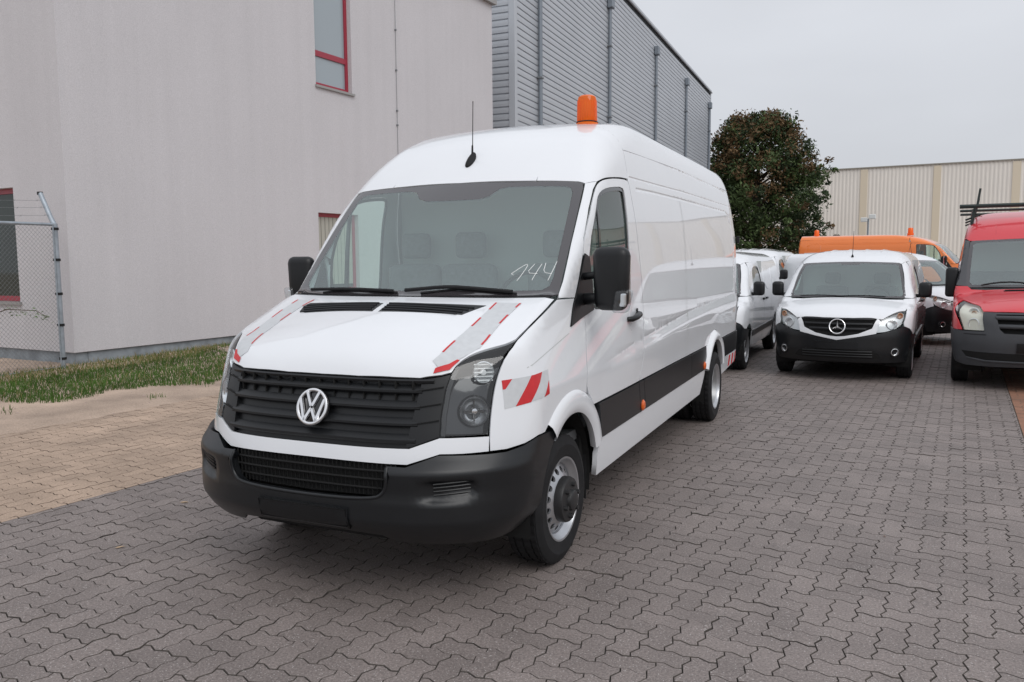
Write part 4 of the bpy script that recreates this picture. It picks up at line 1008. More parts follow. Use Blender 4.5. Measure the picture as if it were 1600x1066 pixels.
# round emblem: ring, V over W
em = thing('tmp', 'x', 'x'); bpy.data.objects.remove(em)
EB = lathe('emblem', [(0, .012), (.082, .012), (.088, .016), (.088, .03)], 'gloss_black', gr, 40, 'y', loc=(0, .058, .965)); EB.rotation_euler = (R(-17), 0, 0)
rg = [( .083+.0085*math.cos(t), .006+.0075*math.sin(t)) for t in np.linspace(0, 6.283, 11)]
lathe('emblem_ring', rg, 'badge_chrome', EB, 56, 'y')
def strokes(name, lines, w, parent, mat, y=.0, t=.008):
    mb = MB()
    for (x0, z0), (x1, z1) in lines:
        dx, dz = x1-x0, z1-z0; L = math.hypot(dx, dz); nx, nz_ = -dz/L*w, dx/L*w; ex, ez = dx/L*w*.3, dz/L*w*.3
        q = [(x0-nx-ex, z0-nz_-ez), (x0+nx-ex, z0+nz_-ez), (x1+nx+ex, z1+nz_+ez), (x1-nx+ex, z1-nz_+ez)]; cx_, cz_ = (x0+x1)/2, (z0+z1)/2
        k = .72; q2 = [(x0-nx*k, z0-nz_*k), (x0+nx*k, z0+nz_*k), (x1+nx*k, z1+nz_*k), (x1-nx*k, z1-nz_*k)]
        mb.add([(a_, y+t, b_) for a_, b_ in q]+[(a_, y-.002, b_) for a_, b_ in q2], [(4, 5, 6, 7), (0, 1, 5, 4), (1, 2, 6, 5), (2, 3, 7, 6), (3, 0, 4, 7)])
    return mb.build(name, mat, parent)
strokes('letter_v', [((-.036, .072), (-.003, .004)), ((.036, .072), (.003, .004))], .0095, EB, 'badge_chrome')
strokes('letter_w', [((-.070, .038), (-.034, -.069)), ((-.034, -.069), (-.002, -.010)), ((.002, -.010), (.034, -.069)), ((.034, -.069), (.070, .038))], .0095, EB, 'badge_chrome')
# --- painted band below the grille
bd = [(0, .036, .796), (.28, .042, .796), (.530, .083, .797), (.656, .148, .844), (.75, .212, .842), (.841, .299, .838), (.844, .287, .768), (.75, .20, .768), (.664, .132, .771), (.526, .065, .724), (.286, .027, .726), (0, .021, .727)]
panel('painted_band', [(bd+[(-x, y, z) for x, y, z in bd[::-1] if x > 1e-6], SN)], FV, 'white_paint', van, res=.05, g=.001, thick=.02)
# --- black bumper
def FB1(p):
    """bumper with the recessed fog-lamp pockets and a chin crease"""
    v = FB(p); x = np.abs(p[..., 0]); z = p[..., 2]; y = p[..., 1]
    ss = lambda t: (lambda q: q*q*(3-2*q))(np.clip(t, 0, 1))
    a = ss((x-.57)/.09)*ss((.85-x)/.06)*ss((z-.53-(x-.6)*.12)/.05)*ss((.675-z)/.035)
    b = np.clip((x-.52)/.12, 0, 1)*np.clip((.80-x)/.08, 0, 1)*np.exp(-((z-.535-(x-.6)*.10)/.016)**2)
    c = np.clip((y-.42)/.08, 0, 1)*np.exp(-((z-.615-(y-.5)*.18)/.012)**2)
    return v+.034*a-.005*c
bo = [(0, .0, .724), (.286, .02, .722), (.524, .06, .720), (.662, .125, .767), (.75, .2, .764), (.846, .287, .762), (.90, .36, .763), (.955, .45, .777), (.990, .54, .801), (.998, .66, .800), (.998, .795, .79)]
bo += [(1, y, z) for y, z in arc(AF, .462, 115, 172, 10)]+[(.97, .52, .385), (.92, .42, .352), (.85, .33, .335), (.6, .13, .335), (.46, .07, .345), (.40, .05, .385), (.2, .03, .395), (0, .02, .395)]
ink = [(0, 0, .722), (.435, .04, .7185), (.450, .05, .68), (.436, .04, .615), (.41, .03, .585), (.36, .03, .570), (0, 0, .563)]
notch = lambda s: [(s*x, y, z) for x, y, z in bo]
bp_ = [(bo, (-.42, .907, 0), )]
def hole_half(s): return [(s*x, y, z) for x, y, z in ink]
bo_half = [p for p in bo]
# the half outline runs round the intake so that both halves meet on the centre line above and below it
zc = np.linspace(.395, .563, 9); cl = on_front(FB1, [0]*9, zc)
b1 = [(.435, .04, .7225)]+bo[2:-1]+cl+[ink[i] for i in range(5, 1, -1)]
bumper = panel('bumper', [(b1, (-.42, .907, 0)), ([(-x, y, z) for x, y, z in b1[::-1]], (.42, .907, 0))], FB, 'grey_plastic', van, res=.030, g=0, thick=.05, F2=FB1)[0]
ik = ink+[(-x, y, z) for x, y, z in ink[::-1] if x > 1e-6]
it_ = panel('lower_intake', [([(x*1.04, y, .62+(z-.62)*1.08) for x, y, z in ik], SN)], lambda p: FB(p)+.075, 'dark_void', bumper, res=.08, g=0, thick=0)[0]
for z in (.605, .65, .69):
    tube('intake_bar', [(x, float(yb(z)+.05*x*x+.36*x**4)+.055, z) for x in np.linspace(-.5, .5, 15)], .0055, 'dark_void', it_, 5)
mm = MB()
for k in range(40):
    x = -.48+k*.0246; mm.box((x-.0016, float(yb(.6)+.05*x*x)+.058, .57), (x+.0016, float(yb(.6)+.05*x*x)+.066, .72))
mm.build('intake_mesh', 'dark_void', it_)
tube('intake_lip', [(x, float(yb(z)+.05*x*x+.36*x**4)+.004, z) for x, z in chaikin([(-.452, .715), (-.46, .66), (-.445, .60), (-.39, .566), (0, .556), (.39, .566), (.445, .60), (.46, .66), (.452, .715)], 2)], .010, 'grey_plastic', bumper, 8)
for s in (1, -1):
    for k in range(5):
        z = .572+k*.017
        tube('pocket_slat', [(s*x, float(yb(z)+.05*x*x+.36*x**4)+.028, z+(x-.66)*.08) for x in np.linspace(.655, .80, 5)], .0045, 'black_plastic', bumper, 5)
ph = panel('plate_holder', [([(-.26, 0, .415), (.26, 0, .415), (.26, 0, .518), (-.26, 0, .518)], SN)], FB, 'black_plastic', bumper, res=.07, g=0, off=.012, thick=.02)[0]
tube('plate_rim', [(x, float(yb(z))-.013, z) for x, z in ((-.255, .42), (.255, .42), (.255, .513), (-.255, .513))], .003, 'gloss_black', ph, 4, True)
box_obj('front_apron', (-.44, .13, .32), (.44, .24, .44), 'dark_void', van, .03, 2)
# --- underbody and dark boxes added inside to block light through panel gaps
mb = MB(); mb.box((-.72, .34, .30), (.72, 6.6, .46)); mb.box((-.93, 1.52, .37), (.93, 4.8, .52)); mb.box((-.90, 5.85, .42), (.90, 6.85, .60)); mb.build('underbody', 'dark_void', van)
mb = MB(); mb.box((-.93, 2.46, .55), (.93, 4.78, 1.95)); mb.box((-.93, 4.78, .98), (.93, 6.88, 1.95)); mb.box((-.80, 2.46, 1.95), (.80, 6.85, 2.42)); mb.box((-.60, 2.5, 2.42), (.60, 6.8, 2.60)); mb.build('cargo_light_block', 'dark_void', van)
mb = MB(); mb.box((-.60, .36, .46), (.60, 1.0, 1.0)); mb.box((-.80, .62, 1.0), (.80, .98, 1.22)); mb.box((-.90, 1.42, .46), (.90, 2.46, .62)); mb.build('front_light_block', 'dark_void', van)
for s in (1, -1):
    mb = MB(); V, Fc = lathe_data([(.47, -.34), (.47, .0)], 24, 'x', math.pi*1.15, -.22); mb.add([(s*(h+.94), a+AF[0], b+AF[1]) for h, a, b in V], Fc); mb.box((s*.60-.01, .5, .3), (s*.60+.01, 1.5, .95)); mb.build('wheel_well', 'dark_void', van)
    mb = MB(); V, Fc = lathe_data([(.47, -.45), (.47, .05)], 24, 'x', math.pi*1.15, -.22); mb.add([(s*(h+.94), a+AR[0], b+AR[1]) for h, a, b in V], Fc); mb.box((s*.48-.01, 4.8, .3), (s*.48+.01, 5.9, .95)); mb.build('wheel_well', 'dark_void', van)
    box_obj('mud_flap', ((.70 if s > 0 else -.92), 1.475, .22), ((.92 if s > 0 else -.70), 1.487, .62), 'rubber', van)
# rear end
rd = [(0, 6.95, .62), (.93, 6.95, .62), (.95, 6.95, 1.3), (.91, 6.95, 2.0), (.80, 6.95, 2.42), (.7, 6.95, 2.55), (0, 6.95, 2.6)]
panel('rear_door', [(rd, (0, -1, 0))], FV, 'white_paint', van, res=.12, g=.004, mirror=True)
for s in (1, -1): box_obj('tail_light', (s*.93-.04, 6.93, .86), (s*.93+.04, 6.99, 1.30), 'tail_red', van, .015, 2)
box_obj('rear_bumper', (-.96, 6.80, .44), (.96, 7.08, .60), 'black_plastic', van, .04, 2)
# --- wheels
def tyre_data(Rr, w, rim):
    """tread with ring grooves and cross cuts"""
    h = w/2; pr = [(rim, -h*.86), (rim+.014, -h*.96), ((Rr+rim)/2, -h*1.03), (Rr-.03, -h*.97), (Rr-.008, -h*.84)]
    for a, b in ((-.80, -.50), (-.42, -.05), (.05, .42), (.50, .80)):
        pr += [(Rr-.009, h*a), (Rr, h*(a+.012)), (Rr, h*(b-.012)), (Rr-.009, h*b)]
    pr += [(Rr-.008, h*.84), (Rr-.03, h*.97), ((Rr+rim)/2+.012, h*1.035), ((Rr+rim)/2+.008, h*1.02), (rim+.030, h*1.0), (rim+.014, h*.96), (rim, h*.86)]
    n = 120; V, Fc = lathe_data(pr, n, 'x'); k = len(pr)
    V = [list(v) for v in V]
    for i in range(n):
        for j in range(k):
            if pr[j][0] > Rr-.004 and i % 3 == 0:
                r_ = math.hypot(V[i*k+j][1], V[i*k+j][2]); f = (r_-.006)/r_; V[i*k+j][1] *= f; V[i*k+j][2] *= f
    return V, Fc
def holed_disc(name, r0, r1, x0, x1, nh, rh, rc, mat, parent, n=96, squash=1.0):
    """conical wheel face with round openings"""
    th = np.linspace(0, 2*math.pi, n, endpoint=False); outer = [(r1*math.cos(t), r1*math.sin(t)) for t in th]; inner = [(r0*math.cos(t), r0*math.sin(t)) for t in th[::2]]
    loops = [outer, inner]
    for k in range(nh):
        a = 2*math.pi*(k+.5)/nh; ca, sa = math.cos(a), math.sin(a)
        loops.append([((rc+rh*math.cos(t))*ca-rh*squash*math.sin(t)*sa, (rc+rh*math.cos(t))*sa+rh*squash*math.sin(t)*ca) for t in np.linspace(0, 2*math.pi, 14, endpoint=False)])
    co = []; ed = []
    for l in loops:
        s = len(co); co += l; ed += [(s+i, s+(i+1) % len(l)) for i in range(len(l))]
    r = delaunay_2d_cdt([Vector(c) for c in co], ed, [], 0, 1e-7); V2 = np.array([(v.x, v.y) for v in r[0]]); T = np.array(r[2]); c = V2[T].mean(1); ok = inside(c, outer)
    for l in loops[1:]: ok &= ~inside(c, l)
    T = T[ok]; rad = np.hypot(V2[:, 0], V2[:, 1]); xx = x0+(x1-x0)*((rad-r0)/(r1-r0))
    V = [(x, a, b) for x, (a, b) in zip(xx, V2)]; m = len(V); Fc = [tuple(t) for t in T]
    cnt = {}
    for t in T:
        for a, b in ((t[0], t[1]), (t[1], t[2]), (t[2], t[0])): cnt[(a, b)] = 1
    V += [(v[0]-.012, v[1], v[2]) for v in V]; Fc += [(a, b, b+m, a+m) for (a, b) in cnt if (b, a) not in cnt]
    me = fix_normals(pydata(name, V, Fc, True)); sharp(me, 30); return mk(name, me, mat, parent)
def wheel(parent, loc, Rr, w, rim, style, mirror=False, steer=0):
    """x = outwards"""
    o = bpy.data.objects.new('wheel', None); COL.objects.link(o); o.parent = parent; o.location = loc; o.rotation_euler = (0, 0, (math.pi if mirror else 0)+steer); o.empty_display_size = .1
    V, Fc = tyre_data(Rr, w, rim); me = fix_normals(pydata('tyre', V, Fc, True)); sharp(me, 32); mk('tyre', me, 'tyre_rubber', o)
    h = w/2
    r = lathe('rim', [(rim+.016, h*.86), (rim+.014, h*.99), (rim+.004, h*.97), (rim-.004, h*.80), (rim-.022, h*.62), (rim-.030, h*.1), (rim-.03, -h*.9)], 'steel_rim', o, 64)
    box_obj('brake', (-h*.5, -.10, -.10), (-h*.2, .10, .10), 'dark_void', o); lathe('brake_disc', [(0, -h*.28), (rim-.035, -h*.28), (rim-.035, -h*.4)], 'dark_void', o, 32)
    if style == 'front':
        holed_disc('disc', .090, rim-.024, h*1.12, h*.52, 16, .0175, rim-.060, 'steel_rim', r)
        hb = lathe('hub', [(.126, h*.86), (.126, h*1.22), (.120, h*1.36), (.09, h*1.42), (.06, h*1.44), (.055, h*1.60), (.045, h*1.66), (0, h*1.67)], 'hub_black', o, 40)
        for k in range(6):
            a = k*math.pi/3+.3; lathe('wheel_nut', [(0, h*1.60), (.013, h*1.59), (.015, h*1.35)], 'hub_black', hb, 6, loc=(0, .086*math.cos(a), .086*math.sin(a)))
    elif style == 'rear':
        lathe('dish', [(rim-.02, h*.7), (rim-.045, h*.1), (.13, -h*.5), (.12, -h*.8), (0, -h*.8)], 'steel_dull', r, 48)
        lathe('hub', [(.085, -h*.8), (.085, h*.25), (.07, h*.35), (0, h*.36)], 'hub_black', o, 32)
    elif style == 'steel':
        holed_disc('disc', .05, rim-.02, h*.62, h*.42, 12, .017, rim-.055, 'steel_rim', r)
        lathe('hub', [(.06, h*.5), (.06, h*.72), (.05, h*.78), (0, h*.79)], 'steel_rim', o, 24)
    else:      # plain cover with slots
        holed_disc('cover', .05, rim-.012, h*.80, h*.72, 9, .028, rim-.07, 'steel_rim', r, squash=.6)
        lathe('hub', [(.06, h*.7), (.055, h*.84), (.03, h*.88), (0, h*.88)], 'steel_rim', o, 24)
    return o
RW = .355
fw = wheel(van, (.852, 1.004, RW), RW, .205, .218, 'front', steer=R(-2)); 
bw = wheel(van, (.925, 5.335, RW), RW, .20, .218, 'rear'); bi = wheel(van, (.69, 5.335, RW), RW, .20, .218, 'rear')
for w in (fw, bw, bi):
    c = copy_tree(w, van); c.location.x = -w.location.x; c.rotation_euler = (0, 0, math.pi)
# --- mirrors
def mirror(sg):
    h = bpy.data.objects.new('door_mirror', None); COL.objects.link(h); h.parent = van; h.location = (1.115, 1.35, 1.545) if sg > 0 else (-1.06, 1.36, 1.535); h.empty_display_size = .1; h.rotation_euler = (0, 0, -sg*.16); h.scale = (1, 1, 1) if sg > 0 else (.85, .85, .86)
    bm = bmesh.new(); add_box(bm, (-.112, -.062, -.170), (.112, .062, .190), .052, 5)
    for v in bm.verts:
        t = (v.co.z+.17)/.36; v.co.x *= .86+.14*math.sin(min(1, max(0, t))*2.2); v.co.y *= (1-.25*abs(v.co.x)/.11)
        if v.co.y > .03: v.co.y = min(v.co.y, .045)
    mk('housing', bm_mesh('housing', bm, True), 'black_plastic', h)
    box_obj('mirror_glass', (-.088, .046, -.14), (.088, .050, .16), 'chrome', h, .02, 2)
    bm = bmesh.new(); add_box(bm, (-.045, -.045, -.075), (.045, .035, .055), .022, 4)
    for v in bm.verts: v.co.x += sg*(.082+.20*v.co.z); v.co.z -= .105; v.co.y -= .022
    mk('turn_signal', bm_mesh('turn_signal', bm, True), 'lens_glass', h)
    box_obj('signal_bulb', (sg*.085-.02, -.045, -.145), (sg*.085+.02, -.02, -.07), 'lamp_silver', h, .008, 2)
    tube('arm', [(-sg*.20, .02, -.11), (-sg*.12, .0, -.105), (-sg*.03, 0, -.11)], .034, 'black_plastic', h, 8)
    tube('arm', [(-sg*.20, .02, .02), (-sg*.12, .01, .03), (-sg*.03, 0, .03)], .022, 'black_plastic', h, 8)
mirror(1); mirror(-1)
# --- aerial and beacon
ae = bpy.data.objects.new('aerial', None); COL.objects.link(ae); ae.parent = van; ae.location = (-.010, 1.83, 2.325); ae.empty_display_size = .05
bm = bmesh.new(); bmesh.ops.create_uvsphere(bm, u_segments=16, v_segments=10, radius=1)
for v in bm.verts: v.co = Vector((v.co.x*.026*(1.1-.4*v.co.z), v.co.y*.060-.0, v.co.z*.028+v.co.y*.050+.006))
mk('foot', bm_mesh('foot', bm, True), 'rubber', ae)
tube('rod', [(0, .025, .03), (0, .028, .10), (0, .032, .11), (0, .042, .36), (0, .044, .395)], [.008, .0065, .0032, .0026, .0034], 'rubber', ae, 6)
bz = float(roofc(2.56))
be = bpy.data.objects.new('beacon', None); COL.objects.link(be); be.parent = van; be.location = (.525, 2.66, 2.63); be.scale = (1.05, 1.05, 1.12); be.empty_display_size = .05
lathe('beacon_base', [(0, -.03), (.076, -.03), (.078, .018), (.070, .024), (0, .024)], 'beacon_orange', be, 32, 'z')
lathe('beacon_cap', [(.071, .018), (.075, .024), (.071, .030)], 'rubber', be, 32, 'z')
lathe('beacon_lens', [(.066, .022), (.069, .03), (.067, .16), (.060, .185), (.045, .195), (0, .197)], 'amber_glass', be, 40, 'z')
mm = MB()
for k in range(24):
    a = 2*math.pi*k/24; mm.add(*tube_data([(.0665*math.cos(a), .0665*math.sin(a), .03), (.0645*math.cos(a), .0645*math.sin(a), .16)], .004, 4))
mm.build('lens_fluting', 'amber_glass', be)
lathe('reflector', [(0, .03), (.022, .03), (.022, .06), (.042, .075), (.042, .13), (.02, .15), (0, .15)], 'chrome', be, 20, 'z')
# --- cab interior
cab = bpy.data.objects.new('cab_interior', None); COL.objects.link(cab); cab.parent = van; cab.empty_display_size = .1
box_obj('partition', (-.90, 2.40, .6), (.90, 2.44, 2.2), 'trim_light', cab)
bm = bmesh.new(); add_box(bm, (-.86, 1.10, 1.0), (.86, 1.62, 1.40), .09, 4); mk('dashboard', bm_mesh('dashboard', bm, True), 'cab_trim', cab)
bm = bmesh.new(); add_box(bm, (.22, 1.40, 1.36), (.70, 1.62, 1.46), .045, 3); mk('instrument_cowl', bm_mesh('instrument_cowl', bm, True), 'cab_trim', cab)
box_obj('papers', (-.1, 1.12, 1.402), (.12, 1.36, 1.406), 'paper_white', cab)
sw_ = [(.46+.20*math.cos(t), 1.66+.075*math.sin(t), 1.40+.185*math.sin(t)) for t in np.linspace(0, 6.283, 33)[:-1]]
st_w = tube('steering_wheel', sw_, .014, 'rubber', cab, 8, True); box_obj('wheel_hub', (.36, 1.64, 1.34), (.56, 1.70, 1.44), 'cab_trim', st_w, .02, 2); tube('spokes', [(.27, 1.66, 1.40), (.65, 1.66, 1.40)], .014, 'cab_trim', st_w, 6)
for cx, wd_ in ((.46, .25), (-.46, .44)):
    seat = bpy.data.objects.new('seat', None); COL.objects.link(seat); seat.parent = cab; seat.location = (cx, 1.88, .62); seat.empty_display_size = .1
    bm = bmesh.new(); add_box(bm, (-wd_, -.05, .22), (wd_, .40, .40), .06, 3); mk('seat_cushion', bm_mesh('seat_cushion', bm, True), 'seat_cloth', seat)
    for q in ([0] if wd_ < .3 else [-.23, .23]):
        bm = bmesh.new(); add_box(bm, (q-.22, .28, .38), (q+.22, .42, 1.02), .06, 3); mk('backrest', bm_mesh('backrest', bm, True), 'seat_cloth', seat)
        bm = bmesh.new(); add_box(bm, (q-.12, .33, 1.06), (q+.12, .42, 1.25), .04, 3); mk('head_restraint', bm_mesh('head_restraint', bm, True), 'seat_cloth', seat)
box_obj('cab_floor', (-.88, 1.05, .60), (.88, 2.4, .66), 'cab_trim', cab)
for s in (1, -1): box_obj('door_trim', (s*.90-.015, 1.45, .66), (s*.90+.015, 2.36, 1.36), 'cab_trim', cab, .01, 1)
panel('roof_lining', [([(.80, 1.76, 2.1), (.80, 2.38, 2.4), (-.80, 2.38, 2.4), (-.80, 1.76, 2.1)], (0, .3, -.95))], lambda p: FV(p)+.06, 'trim_light', cab, res=.15, g=0, thick=0)
# ============================================================ other vehicles
def mkshell(xs, rf, hd, ns, L, c2, c4, wc=.14, tp=.06, ty=(1.9, .9), kz=(1.3, .3), ks=(.05, .10, 1.35, .25), hc=.12, rk=.06, nt=.05):
    X, Rf, H, N = pch(*xs), pch(*rf), pch(*hd), pch(*ns)
    def F(p):
        x = np.abs(p[..., 0]); y = p[..., 1]; z = p[..., 2]
        t = tp*np.clip((ty[0]-y)/ty[1], 0, None)**1.2*np.clip((z-kz[0]+kz[1])/kz[1], 0, 1)+nt*np.clip((.9-y)/.6, 0, None)**2
        side = x-(X(z)-t); roof = (z-(Rf(y-wc*x*x)-.04*x*x))*.72; hood = (z-(H(y)-hc*x*x))*.9; nose = N(z)+c2*x*x+c4*x**4-y
        k = ks[0]+ks[1]*np.clip((z-ks[2])/ks[3], 0, 1)
        b = smax(side, smin(roof, hood, .03), k); b = smax(b, nose, .06); return smax(b, y-L, rk)
    return F, X, Rf, H, N
both = lambda l: l+[(-x, y, z) for x, y, z in l[::-1] if x > 1e-6]
mir = lambda l: [(-x, y, z) for x, y, z in l[::-1]]
TOPD, HOODD = (0, 0, -1), (0, .45, -.89)
def on_side(F, ys, z):
    d, e1, e2 = basis(SX); b = np.array([[0, y, z] for y in ys], float); p, _ = lift(np.stack([b@e1, b@e2], -1), d, e1, e2, F, -1.4, -.3); return [tuple(q) for q in p]
def seam(par, F, pts, w=.006, mat='dark_void', m={}):
    d2 = np.array([(y, z) for y, z in pts]); 
    t = np.gradient(d2, axis=0); t /= np.linalg.norm(t, axis=1, keepdims=True)+1e-9; n = np.stack([-t[:, 1], t[:, 0]], -1)*w/2
    a = d2+n; b = (d2-n)[::-1]
    panel('seam', [([(1, *q) for q in a]+[(1, *q) for q in b], SX)], F, mat, par, res=.08, g=0, off=.001, thick=0, **m)
def small_van(name, label, cat, group, loc, deg, L=4.32, wb=2.70, star=True, cover='cover', body='white_paint', glassy=False):
    F, X, Rf, H, N = mkshell(xs=([.2, .35, .6, .9, 1.1, 1.3, 1.5, 1.65, 1.74, 1.79], [.82, .87, .905, .915, .905, .87, .815, .755, .67, .45]),
        rf=([0, .826, 1.37, 1.6, 1.9, 2.4, L+.1], [.33, 1.10, 1.60, 1.70, 1.755, 1.785, 1.765]), hd=([.05, .12, .22, .4, .6, .83, 1.1], [.80, .875, .93, 1.01, 1.06, 1.105, 1.14]),
        ns=([.2, .3, .45, .6, .75, .86, .95, 1.1], [.14, .07, .02, .02, .05, .09, .15, .3]), L=L, c2=.20, c4=.38)
    v = thing(name, label, cat, loc, R(deg), group); fa, ra = (.86, .31), (.86+wb, .31)
    hr = on_top(F, [0, .3, .55, .74], [.80, .815, .845, .90]); wsy2 = lambda x, z: .826+(z-1.10)*1.088+.14*x*x
    bon = hr+[(.80, .72, 1.03), (.815, .60, .99), (.80, .47, .945), (.734, .405, .945), (.64, .29, .895), (.545, .18, .845), (.485, .158, .862), (.42, .150, .872), (.2, .11, .874), (0, .10, .874)]
    panel('bonnet', [(both(bon), HOODD)], F, body, v, res=.06, g=.002)
    wg = [(.79, .90, 1.09), (.81, .72, 1.035), (.825, .60, .995), (.81, .47, .945), (.806, .42, .90), (.797, .345, .80), (.80, .33, .752), (.85, .42, .715), (.893, .58, .635)]+[(1, y, z) for y, z in arc(fa, .375, 122, 32, 12)]+[(.91, 1.215, .55), (.91, 1.215, .95), (.88, 1.12, 1.10)]
    panel('wing', [(wg, DG)], F, body, v, res=.05, g=.002, mirror=True)
    bnd = [(0, .02, .563), (.27, .037, .613), (.482, .09, .658), (.525, .155, .826), (.485, .15, .858), (.455, .12, .80), (.43, .093, .727), (.268, .042, .655), (.1, .02, .62), (0, .02, .612)]
    panel('front_band', [(both(bnd), SN)], F, body, v, res=.05, g=.001, thick=.015)
    gr_ = [(0, .1, .872), (.42, .15, .868), (.48, .15, .856), (.453, .12, .80), (.428, .093, .727), (.266, .042, .657), (.1, .02, .622), (0, .02, .614)]
    g_ = panel('grille', [(both(gr_), SN)], lambda p: F(p)+.03, 'dark_void', v, res=.07, g=0, thick=0)[0]
    for z, hw in ((.84, .45), (.775, .43), (.71, .36)):
        xs_ = np.linspace(-hw, hw, 15); V = []; Fc = []
        for x in xs_:
            y = float(N(z)+.20*x*x+.38*x**4); V += [(x, y+.012, z+.020), (x, y-.002, z+.004), (x, y+.0, z-.012), (x, y+.02, z-.014)]
        for i in range(14):
            for j in range(3): Fc.append((i*4+j, i*4+4+j, i*4+5+j, i*4+1+j))
        mk('slat', fix_normals(pydata('slat', V, Fc, True)), 'black_plastic', g_)
    if star:
        e = lathe('emblem', [(.098+.009*math.cos(t), .009*math.sin(t)) for t in np.linspace(0, 6.283, 9)], 'badge_chrome', g_, 44, 'y', loc=(0, .045, .745)); e.rotation_euler = (R(-15), 0, 0)
        for k in range(3):
            a = R(90+120*k); ca, sa = math.cos(a), math.sin(a); w_ = .014
            mb = MB().add([(ca*.096, .004, sa*.096), (-sa*w_, .004, ca*w_), (sa*w_, .004, -ca*w_), (0, -.012, 0), (-ca*.008, .004, -sa*.008)], [(0, 1, 3), (0, 3, 2), (1, 4, 3), (4, 2, 3)]); mb.build('star_point', 'badge_chrome', e)
    hl_ = [(.80, .45, .93), (.734, .402, .941), (.64, .285, .89), (.54, .174, .838), (.505, .14, .80), (.478, .095, .668), (.60, .15, .682), (.70, .225, .715), (.77, .30, .77), (.797, .36, .84)]
    for i in range(2):
        m = dict(only_mirror=True) if i else {}; sg = -1 if i else 1
        h = panel('headlight', [(hl_, (-.4, .9, 0))], lambda p: F(p)+.05, 'lamp_house', v, res=.05, g=-.003, thick=0, **m)[0]
        panel('lens', [(hl_, (-.4, .9, 0))], F, 'lens_glass', h, res=.05, g=.002, thick=.02, **m)
        for (x, y, z, r, mt) in ((.655, .235, .775, .062, 'lamp_silver'), (.745, .355, .885, .036, 'amber_pale')):
            o = lathe('reflector', [(r*1.1, 0), (r, -.004), (r*.7, .03), (r*.2, .042), (0, .042)], mt, h, 22, 'y'); o.location = (sg*x, y, z); o.rotation_euler = (0, 0, sg*.4)
    FBm = lambda p: F(p)-.006
    bu = [(0, .02, .558), (.27, .037, .608), (.482, .09, .653), (.60, .15, .677), (.70, .225, .710), (.797, .335, .748), (.85, .42, .710), (.893, .58, .628)]+[(1, y, z) for y, z in arc(fa, .365, 126, 178, 8)]+[(.82, .46, .27), (.76, .32, .265), (.5, .15, .262), (0, .09, .262)]
    bpn = panel('bumper', [(both(bu), SN)] if False else [(bu[:1]+bu[1:]+[(0, .05, .30), (0, .02, .45)], (-.3, .95, 0)), (mir(bu[:1]+bu[1:]+[(0, .05, .30), (0, .02, .45)]), (.3, .95, 0))], FBm, 'grey_plastic', v, res=.05, g=0, thick=.04)[0]
    ink_ = [(0, 0, .445), (.43, .07, .440), (.50, .10, .40), (.55, .14, .335), (.45, .1, .318), (0, .05, .312)]
    panel('lower_intake', [(both(ink_), SN)], lambda p: FBm(p)-.003, 'dark_void', bpn, res=.06, g=0, thick=.004)
    for z in (.345, .38, .415): tube('intake_bar', [(x, float(N(z)+.2*x*x+.38*x**4)-.012, z) for x in np.linspace(-.44, .44, 13)], .008, 'black_plastic', bpn, 5)
    panel('plate_holder', [([(-.27, 0, .445), (.27, 0, .445), (.27, 0, .545), (-.27, 0, .545)], SN)], FBm, 'black_plastic', bpn, res=.08, g=0, off=.015, thick=.02)
    for sg in (1, -1):
        fo = lathe('fog_lamp', [(.052, -.006), (.044, -.008), (.04, .012), (.02, .024), (0, .024)], 'lamp_silver', v, 22, 'y'); fo.location = (sg*.705, float(N(.41)+.2*.5+.38*.247)-.012, .41); fo.rotation_euler = (0, 0, sg*.45)
        lathe('fog_bezel', [(.050, -.010), (.066, -.006), (.075, .02)], 'black_plastic', fo, 22, 'y')
    wo = [(0, 1.108), (.5, 1.105), (.745, 1.105), (.772, 1.13), (.735, 1.30), (.69, 1.50), (.668, 1.56), (.635, 1.583), (.4, 1.596), (0, 1.602)]
    wi = [(0, 1.128), (.5, 1.127), (.715, 1.13), (.735, 1.16), (.70, 1.31), (.655, 1.49), (.636, 1.545), (.60, 1.560), (.4, 1.57), (.14, 1.575), (.12, 1.55), (0, 1.55)]
    wp = lambda l: both([(x, wsy2(x, z), z) for x, z in l])
    w = panel('windscreen', [(wp(wi), (0, .75, -.66))], F, 'windscreen_glass', v, res=.12, g=0, thick=0)[0]
    panel('printed_border', [(wp(wo), (0, .75, -.66), [wp(wi)])], F, 'frit', w, res=.07, g=0, thick=.01)
    for a, b in ((-.62, -.05), (-.12, .52)): tube('wiper', [(x, wsy2(x, 1.118)-.02, 1.118+.012*math.sin(math.pi*(x-a)/(b-a))) for x in np.linspace(a, b, 6)], .008, 'rubber', v, 5)
    pl = [(.778, wsy2(.778, 1.11), 1.11), (.742, wsy2(.742, 1.30), 1.30), (.697, wsy2(.697, 1.50), 1.50), (.672, 1.425, 1.565), (.72, 1.56, 1.60), (.765, 1.50, 1.52), (.80, 1.36, 1.40), (.84, 1.22, 1.24), (.87, 1.13, 1.10), (.82, .98, 1.09)]
    panel('pillar', [(pl, (-.75, .6, -.2))], F, body, v, res=.05, g=0, mirror=True)
    cx_ = .45; yy_ = np.linspace(1.40, L-.06, 30); cut = [p for p in on_top(F, [cx_]*30, yy_) if p[2] > 1.598]
    rm = [(0, 1.375, 1.606), (.3, 1.385, 1.602), (cx_, 1.40, 1.598)]+cut+on_top(F, [.3, 0], [L-.06]*2)
    rs = [(cx_, 1.40, 1.598), (.638, 1.43, 1.586), (.672, 1.428, 1.568), (.72, 1.563, 1.603)]+[p_ for p_ in on_side(F, np.linspace(1.75, L-.08, 16), 1.60)]+on_top(F, [.6, .5], [L-.06]*2)+cut[::-1]
